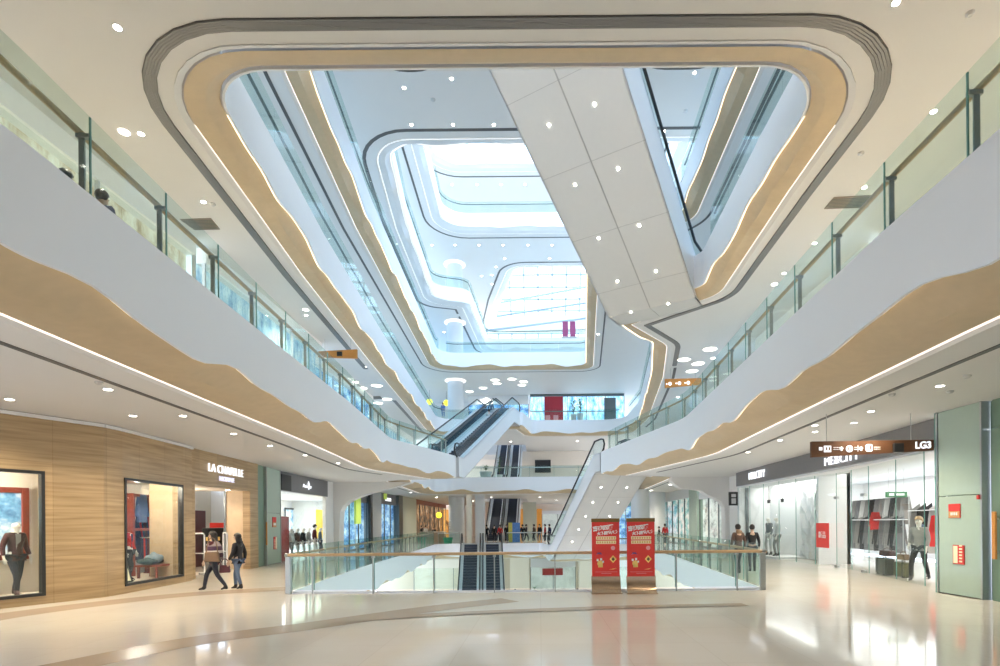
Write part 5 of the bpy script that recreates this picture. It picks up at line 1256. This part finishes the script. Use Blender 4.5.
for x, kind in ((-1.13, 0), (-.60, 1), (-.10, 2)):
    mb = MB()
    if kind == 0: mb.box(-.115 + x, .065 + x, y, y + .01, -.075, .085); 
    elif kind == 1: mb.lathe([(.088, -.005), (.088, .005)], (x, y + .005, .0 + .005), 18, 'y')
    else: mb.prism([(x - .09, -.05), (x - .06, -.085), (x + .06, -.085), (x + .09, -.05), (x + .09, .06), (x + .06, .095), (x - .06, .095), (x - .09, .06)], (0, y, .02), (1, 0, 0), ZU, (0, 1, 0), 0, .01)
    mb.build('pictogram', sign_lit, hs)
    mb = MB()
    if kind == 0: 
        for a in (-.07, .0): mb.box(x + a, x + a + .04, y - .004, y + .002, -.03, .05)
    elif kind == 1: mb.box(x - .05, x - .02, y - .004, y + .002, -.04, .05); mb.box(x + .02, x + .05, y - .004, y + .002, -.04, .05)
    else: mb.box(x - .045, x - .015, y - .004, y + .002, -.03, .09); mb.box(x + .015, x + .045, y - .004, y + .002, -.03, .09)
    mb.build('pictogram_mark', brownsign, hs)
    ax = x - .20
    mb = MB(); mb.prism([(ax - .05, 0), (ax, .055), (ax + .05, 0), (ax + .018, 0), (ax + .018, -.055), (ax - .018, -.055), (ax - .018, 0)] if kind else [(ax - .04, -.04), (ax + .04, -.04), (ax + .04, .04), (ax - .04, .04)], (0, y, .012), (1, 0, 0), ZU, (0, 1, 0), 0, .01); mb.build('arrow', sign_lit, hs)
    mb = MB()
    for r_ in (0, 1):
        for i in range(4): mb.box(x + .13 + i * .042, x + .158 + i * .042, y, y + .008, .03 - r_ * .05, .05 - r_ * .05)
    mb.build('lettering', whitep, hs)
for x in (-.39, .16 - .43 + .12): mb = MB(); mb.box(x, x + .012, y, y + .008, -.07, .09); mb.build('divider', whitep, hs)
mb = MB(); mb.box(.50, .74, -.13, .02, -.10, .13); mb.build('black_box', blackf, hs, bevel=.01)
q = P(683, 377.5, 10.0 - .42)
s2 = hsign((8.1, 30.9, 9.62), 2.05, .5, .36, .12, 0, 'brown-orange hanging direction sign with white pictograms over the upper walkway past the bend', False, (-.7, .7), HF + HC, .1)
for x in (-.75, -.22, .28):
    mb = MB(); mb.lathe([(.10, -.005), (.10, .005)], (x, -.07, .01 + x * .05), 14, 'y'); mb.lathe([(.045, -.005), (.045, .005)], (x - .18, -.07, .0 + x * .05), 10, 'y'); mb.build('pictogram', sign_lit, s2)
s3 = hsign((-9.3, 25.5, 9.75), 1.8, .26, .42, .12, .0, 'tan hanging direction sign above the upper walkway over the stone shop', False, (-.6, .6), HF + HC, .0)
mb = MB(); mb.box(-.02, .22, -.10, .0, -.1, .1); mb.build('black_box', blackf, s3, bevel=.01)
# ------------------------------------------------------------------ lamps in the ceilings
def disc(px, py, z, r, label, group, m=lampm, name='downlight', rim=True):
    c = P(px, py, z)
    mb = MB(); mb.lathe([(r * 1.25, -.012), (r * 1.25, 0)], (0, 0, 0), 18); o = mb.build(name, lamprim if rim else white, loc=c, label=label, cat='light', group=group)
    mb = MB(); mb.lathe([(r, -.018), (r, -.012)], (0, 0, 0), 18); mb.build('lamp_disc', m, o)
    return c
lampmid = mat('lamp_disc_soft', (.9, .9, .85), .5, emit=(1, .94, .85), es=9.0)
Z2 = HF + HC
for px, py in ((117.5, 27), (141, 133.5), (203.5, 201.5), (896, 2), (933.6, 111), (864.5, 187), (814.5, 243), (784, 273), (306, 315)):
    c = disc(px, py, Z2, .06, 'bright recessed downlight in the large near ceiling', 'near ceiling downlights')
    light('SPOT', c + Vector((0, 0, -.06)), 330, (1, .87, .68), .06, spot=2.3)
for px, py in ((352.7, 382), (361.7, 388), (376.8, 385.5), (387, 399), (378, 403), (710, 349), (684, 359.5), (698, 363.5), (692, 371), (693, 381.6)):
    disc(px, py, Z2, .33, 'large round ceiling lamp over the second walkway, far part', 'large round ceiling lamps', lampbig, 'ceiling_lamp', False)
for px, py in ((495, 380), (512, 379), (483, 388), (497, 383.5), (523.5, 381.5), (522, 385), (469.6, 391.5)):
    disc(px, py, 2 * HF + HC, .42, 'large round ceiling lamp near the head of the far escalator', 'round lamps at the escalator head', lampbig, 'ceiling_lamp', False)
for px, py in ((451.6, 78.5), (404, 87.6), (411.6, 124.5), (453, 124.5), (494, 124.5), (694.6, 72.5), (664, 131)):
    disc(px, py, 3 * HF + HC, .075, 'small downlight in the pale blue upper ceiling', 'pale upper ceiling downlights')
for px, py in ((452, 184.6), (477, 184.6), (501, 184.6), (525, 184.6)): disc(px, py, 5 * HF + HC, .11, 'small downlight under the topmost visible bridge', 'topmost bridge downlights', lampmid)
for px, py in ((432, 245), (455, 245), (479, 245), (503, 245), (528, 245), (552, 245), (504.6, 258.5), (549.7, 258.5), (496, 267), (492, 275), (492, 284), (481.6, 276)): disc(px, py, 4 * HF + HC, .11, 'small downlight under the bridge below the topmost one', 'second bridge downlights', lampmid)
for px, py in ((444, 332), (450, 325)): disc(px, py, 3 * HF + HC, .11, 'small downlight by the round column under the set-back ceiling', 'set-back ceiling downlights', lampmid)
for px, py in ((598, 334), (612, 300), (604, 355), (633, 318)): pass
for px, py in ((598, 334),): disc(px, py, 2 * HF + HC, .1, 'single downlight under the slab beside the great slanting escalator', None)
for i, (px, py) in enumerate(((9.6, 399), (108, 389), (133, 415.5), (183, 415.5), (233.6, 433.5), (270, 445.5), (305, 455), (338, 463))):
    c = disc(px, py, HC, .075, 'small round downlight in the low ceiling before the stone shop', 'low ceiling downlights before the stone shop', lampmid)
    if i < 7: light('SPOT', c + Vector((0, 0, -.06)), 190, (1, .86, .66), .06, spot=2.4)
for i, (px, py) in enumerate(((940, 385.5), (871, 411), (854, 422.5), (815, 425), (815, 431.5), (780, 440), (748, 452))):
    c = disc(px, py, HC, .075, 'small round downlight in the low ceiling before the white clothes shop', 'low ceiling downlights before the clothes shop', lampmid)
    light('SPOT', c + Vector((0, 0, -.06)), 170, (1, .88, .70), .06, spot=2.4)
for x, y in ((-11, 40), (-11, 47), (-10.5, 56), (-5, 57), (0, 58), (5, 58), (9.5, 40), (9.5, 47), (8, 56), (-8, 66), (2, 66), (8, 66)):
    light('SPOT', (x, y, HC - .1), 330, (1, .90, .74), .1, spot=2.5)
    mb = MB(); mb.lathe([(.11, -.015), (.11, 0)], (0, 0, 0), 14); o = mb.build('downlight', lampmid, loc=(x, y, HC), label='downlight in the far low ceiling beyond the ground floor void', cat='light', group='far low ceiling downlights')
for x, y in ((-9.3, 22), (-9.5, 30), (-10.5, 38), (8.6, 20), (9.2, 29), (9.6, 38), (-3, 58), (4, 58), (-9, 12), (8.6, 10)):
    light('SPOT', (x, y, Z2 - .1), 320, (1, .92, .8), .1, spot=2.5)
    mb = MB(); mb.lathe([(.10, -.015), (.10, 0)], (0, 0, 0), 14); o = mb.build('downlight', lampmid, loc=(x, y, Z2), label='downlight over the first upper walkway', cat='light', group='upper walkway downlights')
for x, y in ((-4, 58), (4, 58), (-11, 40), (11, 40), (-6, 62), (7, 62)): light('SPOT', (x, y, 2 * HF + HC - .1), 260, (1, .95, .85), .1, spot=2.5)
for x in (-10, -3, 2, 7): light('SPOT', (x, 52.5, -1.5), 120, (1, .88, .7), .1, spot=2.5)
# detectors and air vents
for px, py, z, lab in ((99, 382, HC, 'the low ceiling before the stone shop'), (967, 375.5, HC, 'the low ceiling above the green panel'), (950, 391, HC, 'the low ceiling beside the hanging sign'), (892, 394, HC, 'the low ceiling behind the hanging sign wire'), (970, 13, Z2, 'the large near ceiling at its corner'), (861, 153, Z2, 'the large near ceiling near the dark slot bend'), (433, 99.6, 3 * HF + HC, 'the pale blue upper ceiling'), (685.6, 110.8, 3 * HF + HC, 'the pale blue upper ceiling behind the great escalator'), (213, 204, Z2, 'the large near ceiling by the brown vent')):
    c = P(px, py, z); r = .07 if z < 12 else .12
    mb = MB(); mb.lathe([(r * .55, -.05), (r, -.02), (r, 0)], (0, 0, 0), 16); mb.build('smoke_detector', lamprim, loc=c, label='small grey smoke detector on ' + lab, cat='detector', smooth=True)
def vent(pxs, lab):
    q = [P(a, b, Z2) for a, b in pxs]; c = sum(q, Vector()) / 4
    e = empty('ceiling_vent', c, 0, lab, 'vent')
    mb = MB(); v = [(p - c) for p in q]; mb.add([(p.x, p.y, -.02) for p in v] + [(p.x, p.y, .0) for p in v], [(0, 1, 2, 3), (7, 6, 5, 4), (0, 4, 5, 1), (1, 5, 6, 2), (2, 6, 7, 3), (3, 7, 4, 0)]); mb.build('plate', greyvent, e)
    mb = MB()
    for i in range(1, 8):
        a = v[0].lerp(v[3], i / 8); b = v[1].lerp(v[2], i / 8); mb.tube([(a.x, a.y, -.025), (b.x, b.y, -.025)], .012, 4)
    mb.build('slats', dsteel, e)
vent(((180, 219), (211, 218), (220, 229), (195, 229.5)), 'brown square ceiling vent above the stone shop side balcony')
vent(((834, 197), (872, 195), (868, 207), (824, 208.5)), 'brown square ceiling vent above the clothes shop side balcony')
vent(((352, 397), (380, 396), (383, 399), (356, 400)), 'narrow ceiling vent between the large round lamps')
# ------------------------------------------------------------------ plants and small furniture
leafm = mat('leaf_green', (.05, .20, .05), .5, var=.3, scale=20); leafp = mat('leaf_plum', (.14, .05, .06), .5); potm = mat('pot_white', (.75, .76, .74), .4); potg = mat('pot_green', (.04, .38, .20), .4); soil = mat('soil', (.05, .035, .02), .9)
def plant(loc, label, pot=potm, lm=leafm, ph=.9, pr=.32, h=1.5, n=26, sp=.5, up=.8):
    rnd = random.Random(int(loc[0] * 100)); e = empty('potted_plant', loc, 0, label, 'plant')
    mb = MB(); mb.lathe([(pr * .7, 0), (pr, ph), (pr * .9, ph), (pr * .85, ph - .06)], (0, 0, 0), 20); mb.build('pot', pot, e, smooth=True)
    mb = MB(); mb.lathe([(pr * .86, ph - .08), (pr * .1, ph - .05)], (0, 0, 0), 16); mb.build('soil', soil, e)
    mb = MB(); mb.tube([(0, 0, ph - .05), (.03, .02, ph + h * .4), (0, 0, ph + h * .75)], .025, 6); mb.build('stem', mat('stem_brown', (.16, .10, .05), .7), e)
    mb = MB()
    for i in range(n):
        a = rnd.uniform(0, 2 * PI); z = ph + rnd.uniform(.1, h * .75); l = rnd.uniform(.35, .6) * sp * 2; d = Vector((math.cos(a), math.sin(a), 0)); s_ = Vector((-d.y, d.x, 0))
        p0 = Vector((0, 0, z)); p1 = p0 + d * l * .5 + Vector((0, 0, l * up * .7)); p2 = p0 + d * l + Vector((0, 0, l * up * .6 - .05)); wd = .05 * sp * 2
        mb.add([p0, p1 + s_ * wd, p2, p1 - s_ * wd, p1 + Vector((0, 0, -.012))], [(0, 1, 4), (0, 4, 3), (1, 2, 4), (4, 2, 3)])
    mb.build('leaves', lm, e)
plant(((574.5 - CX) * 55.2 / F, 55.2, 2 * HF), 'tall potted plant before the icy blue shopfront, nearer the dark red banner', ph=.9, h=1.7, n=40)
plant(((581 - CX) * 55.2 / F, 55.2, 2 * HF), 'tall potted plant before the icy blue shopfront, farther from the dark red banner', ph=1.0, h=1.9, n=40)
plant((-8.75, 52.2, 0), 'plum leaved plant in a bright green tub by the round ground floor column', potg, leafp, .55, .5, 2.0, 40, .35, .9)
plant((-11.6, 54, 0), 'low plant in a green tub by the restaurant counter', potg, leafm, .55, .5, .6, 30, .4, .5)
plant((-4.95, 50.6, HF), 'low green shrub in a white planter beside the escalator, first upper floor', potm, leafm, .7, .6, .6, 40, .4, .6)
plant((-3.75, 51.4, HF), 'slim dark plant beside the blue escalator entrance, first upper floor', potm, leafm, .5, .3, 2.2, 30, .35, .9)
plant((-.55, 51.4, -HF), 'leafy plant in a pale pot on the lower floor by the escalator', potm, leafm, .5, .4, 1.6, 40, .5, .8)
c_ = empty('counter', (-10.9, 56.0, 0), 0, 'low brown counter before the restaurant', 'counter')
mb = MB(); mb.box(-1.2, 1.2, -.35, .35, 0, 1.0); mb.build('body', mat('counter_brown', (.36, .27, .19), .5), c_, bevel=.02); mb = MB(); mb.box(-1.25, 1.25, -.4, .4, 1.0, 1.06); mb.build('countertop', creamcol, c_, bevel=.01)
yl = mat('lamp_yellow', (.9, .85, .05), .4, emit=(1, .95, .05), es=1.0)
def ball(loc, r, label):
    e = empty('pendant_lamp', loc, 0, label, 'lamp')
    mb = MB(); mb.lathe([(r * math.sin(PI * k / 10) + .001, -r * math.cos(PI * k / 10)) for k in range(11)], (0, 0, 0), 16); mb.build('lamp_shade', yl, e, smooth=True)
    mb = MB(); mb.tube([(0, 0, r), (0, 0, r + .9)], .012, 6); mb.build('cord', blackf, e)
ball(((439 - CX) * 57 / F, 57, 2.75), .3, 'round yellow pendant lamp by the restaurant')
ball(((430.5 - CX) * 57 / F, 57, 14.5), .32, 'round yellow lamp on the second upper floor, farther from the column')
ball(((447.5 - CX) * 58 / F, 58, 14.6), .32, 'round yellow lamp on the second upper floor, nearer the column')
fg = figure('display_figure', 'colourful display figure on a green mound beside the column, second upper floor', 'statue', ((444 - CX) * 54.6 / F, 54.6, 2 * HF + .55), 0, 1.5, pose(.05, .2), skinm=mat('figure_tan', (.55, .35, .2), .5), hair=clothm('cap_brown', (.2, .1, .05)), top=clothm('figure_blue', (.12, .2, .45)), legs=clothm('figure_blue', (.12, .2, .45)), fingers=False)
bmx = bmesh.new(); bmesh.ops.create_icosphere(bmx, subdivisions=3, radius=1); 
for v in bmx.verts: v.co = Vector((v.co.x * .95, v.co.y * .6, max(0, v.co.z) * .58))
me = bpy.data.meshes.new('mound'); bmx.to_mesh(me); bmx.free(); me.materials.append(mat('mound_green', (.08, .42, .18), .6, var=.3)); o = bpy.data.objects.new('display_mound', me); COL.objects.link(o); o.location = ((443 - CX) * 54.6 / F, 54.6, 2 * HF); tag(o, 'green display mound under the colourful figure, second upper floor', 'display stand')
def roller(px, Y, m, label):
    e = empty('roll_up_banner', ((px - CX) * Y / F, Y, 0), 0, label, 'banner')
    mb = MB(); mb.box(-.36, .36, -.015, .015, .1, 1.9); mb.build('print', m, e); mb = MB(); mb.box(-.4, .4, -.1, .1, 0, .1); mb.build('base', steel, e, bevel=.01)
roller(512.3, 51.5, mat('roller_yellow', (.75, .62, .12), .5, var=.3), 'narrow yellow roll-up banner on the bridge by the escalator head')
roller(516.2, 51.0, mat('roller_blue', (.10, .22, .5), .5, var=.4), 'narrow blue roll-up banner on the bridge by the escalator head')
# sign boxes
e = empty('projecting_sign', (11.0, 31.2, 3.1), 0, 'small black projecting sign at the pillar before the clothes shop', 'sign')
mb = MB(); mb.box(-.28, .22, -.06, .06, -.35, .42); mb.build('box', blackf, e, bevel=.02); mb = MB(); mb.box(-.15, .1, -.075, -.06, -.25, .05); mb.box(-.15, .1, -.075, -.06, .12, .3); mb.build('marking', mat('mark_grey', (.5, .5, .5), .5), e)
e = empty('exit_sign', (14.0, 21.6, 2.85), 0, 'small green hanging exit sign inside the white clothes shop', 'sign')
mb = MB(); mb.box(-.42, .42, -.03, .03, -.11, .11); mb.build('box', mat('exit_green', (.03, .16, .06), .4, emit=(.05, .5, .15), es=.08), e, bevel=.01); mb = MB(); mb.tube([(-.3, 0, .1), (-.3, 0, 1.0)], .008, 5); mb.tube([(.3, 0, .1), (.3, 0, 1.0)], .008, 5); mb.build('wire', steel, e)
mb = MB(); mb.box(-.3, -.1, -.036, -.03, -.05, .05); mb.box(-.02, .3, -.036, -.03, -.04, .04); mb.build('marking', whitep, e)
for X, Y, lab in ((12.3, 27.9, 'nearer the silver foil'), (12.2, 29.3, 'nearer the dark post')):
    e = empty('track_spotlight', (X, Y, 2.9), 0, 'small black spotlight above the pale mannequins, ' + lab, 'spotlight')
    mb = MB(); mb.lathe([(.07, -.1), (.09, .08)], (0, 0, 0), 12); mb.build('head', blackf, e, smooth=True); mb = MB(); mb.tube([(0, 0, .08), (0, 0, 1.0)], .012, 6); mb.build('stem', blackf, e)
# ------------------------------------------------------------------ marks belong to the part that carries them
CARRY = {'escalator': ('soffit', ('seam', 'downlight')), 'shop_sign': ('board', ('lettering', 'emblem')), 'hanging_sign': ('board', ('lettering', 'pictogram', 'arrow', 'divider', 'black_box')),
         'notice': ('plate', ('field', 'lettering')), 'easel_sign': ('board', ('lettering',)), 'roll_up_banner': ('print', ('lettering', 'yellow_', 'blossom', 'blue_', 'white_', 'diamond', 'gold_', 'small_'))}
for o in list(COL.objects):
    k = o.name.split('.')[0]
    if o.parent or k not in CARRY: continue
    base = [c for c in o.children if c.name.split('.')[0] == CARRY[k][0]]
    if not base: continue
    for c in list(o.children):
        if c is not base[0] and c.name.startswith(CARRY[k][1]): c.parent = base[0]; c.matrix_parent_inverse = Matrix.Identity(4)
# ------------------------------------------------------------------ daylight, camera
w = bpy.data.worlds.new('sky'); S.world = w; w.use_nodes = True; nt = w.node_tree
bg = nt.nodes['Background']
tc = nt.nodes.new('ShaderNodeTexCoord'); sp = nt.nodes.new('ShaderNodeSeparateXYZ'); rp_ = nt.nodes.new('ShaderNodeValToRGB')
rp_.color_ramp.elements[0].position = .0; rp_.color_ramp.elements[0].color = (.74, .83, .98, 1)
rp_.color_ramp.elements[1].position = .6; rp_.color_ramp.elements[1].color = (.55, .73, 1.0, 1)
nt.links.new(tc.outputs['Generated'], sp.inputs[0]); nt.links.new(sp.outputs['Z'], rp_.inputs[0]); nt.links.new(rp_.outputs[0], bg.inputs[0])
bg.inputs[1].default_value = 4.2
cam = bpy.data.cameras.new('camera'); co = bpy.data.objects.new('camera', cam); COL.objects.link(co); S.camera = co
co.matrix_world = Matrix.Translation((0, 0, EYE)) @ Euler((PI / 2, 0, 0)).to_matrix().to_4x4() @ Matrix.Rotation(-ROLL, 4, 'Z')
cam.sensor_fit = 'HORIZONTAL'; cam.sensor_width = 36; cam.lens = 36 * F / 1000
cam.shift_x = (500 - CX) / 1000; cam.shift_y = (CY - 333) / 1000
cam.clip_end = 400
S.view_settings.view_transform = 'Standard'; S.view_settings.look = 'None'; S.view_settings.gamma = 1; S.view_settings.use_curve_mapping = False
S.view_settings.exposure = 0.54
S.cycles.transparent_max_bounces = 24; S.cycles.max_bounces = 8; S.cycles.diffuse_bounces = 4
S.cycles.sample_clamp_indirect = 6
S.cycles.use_denoising = True
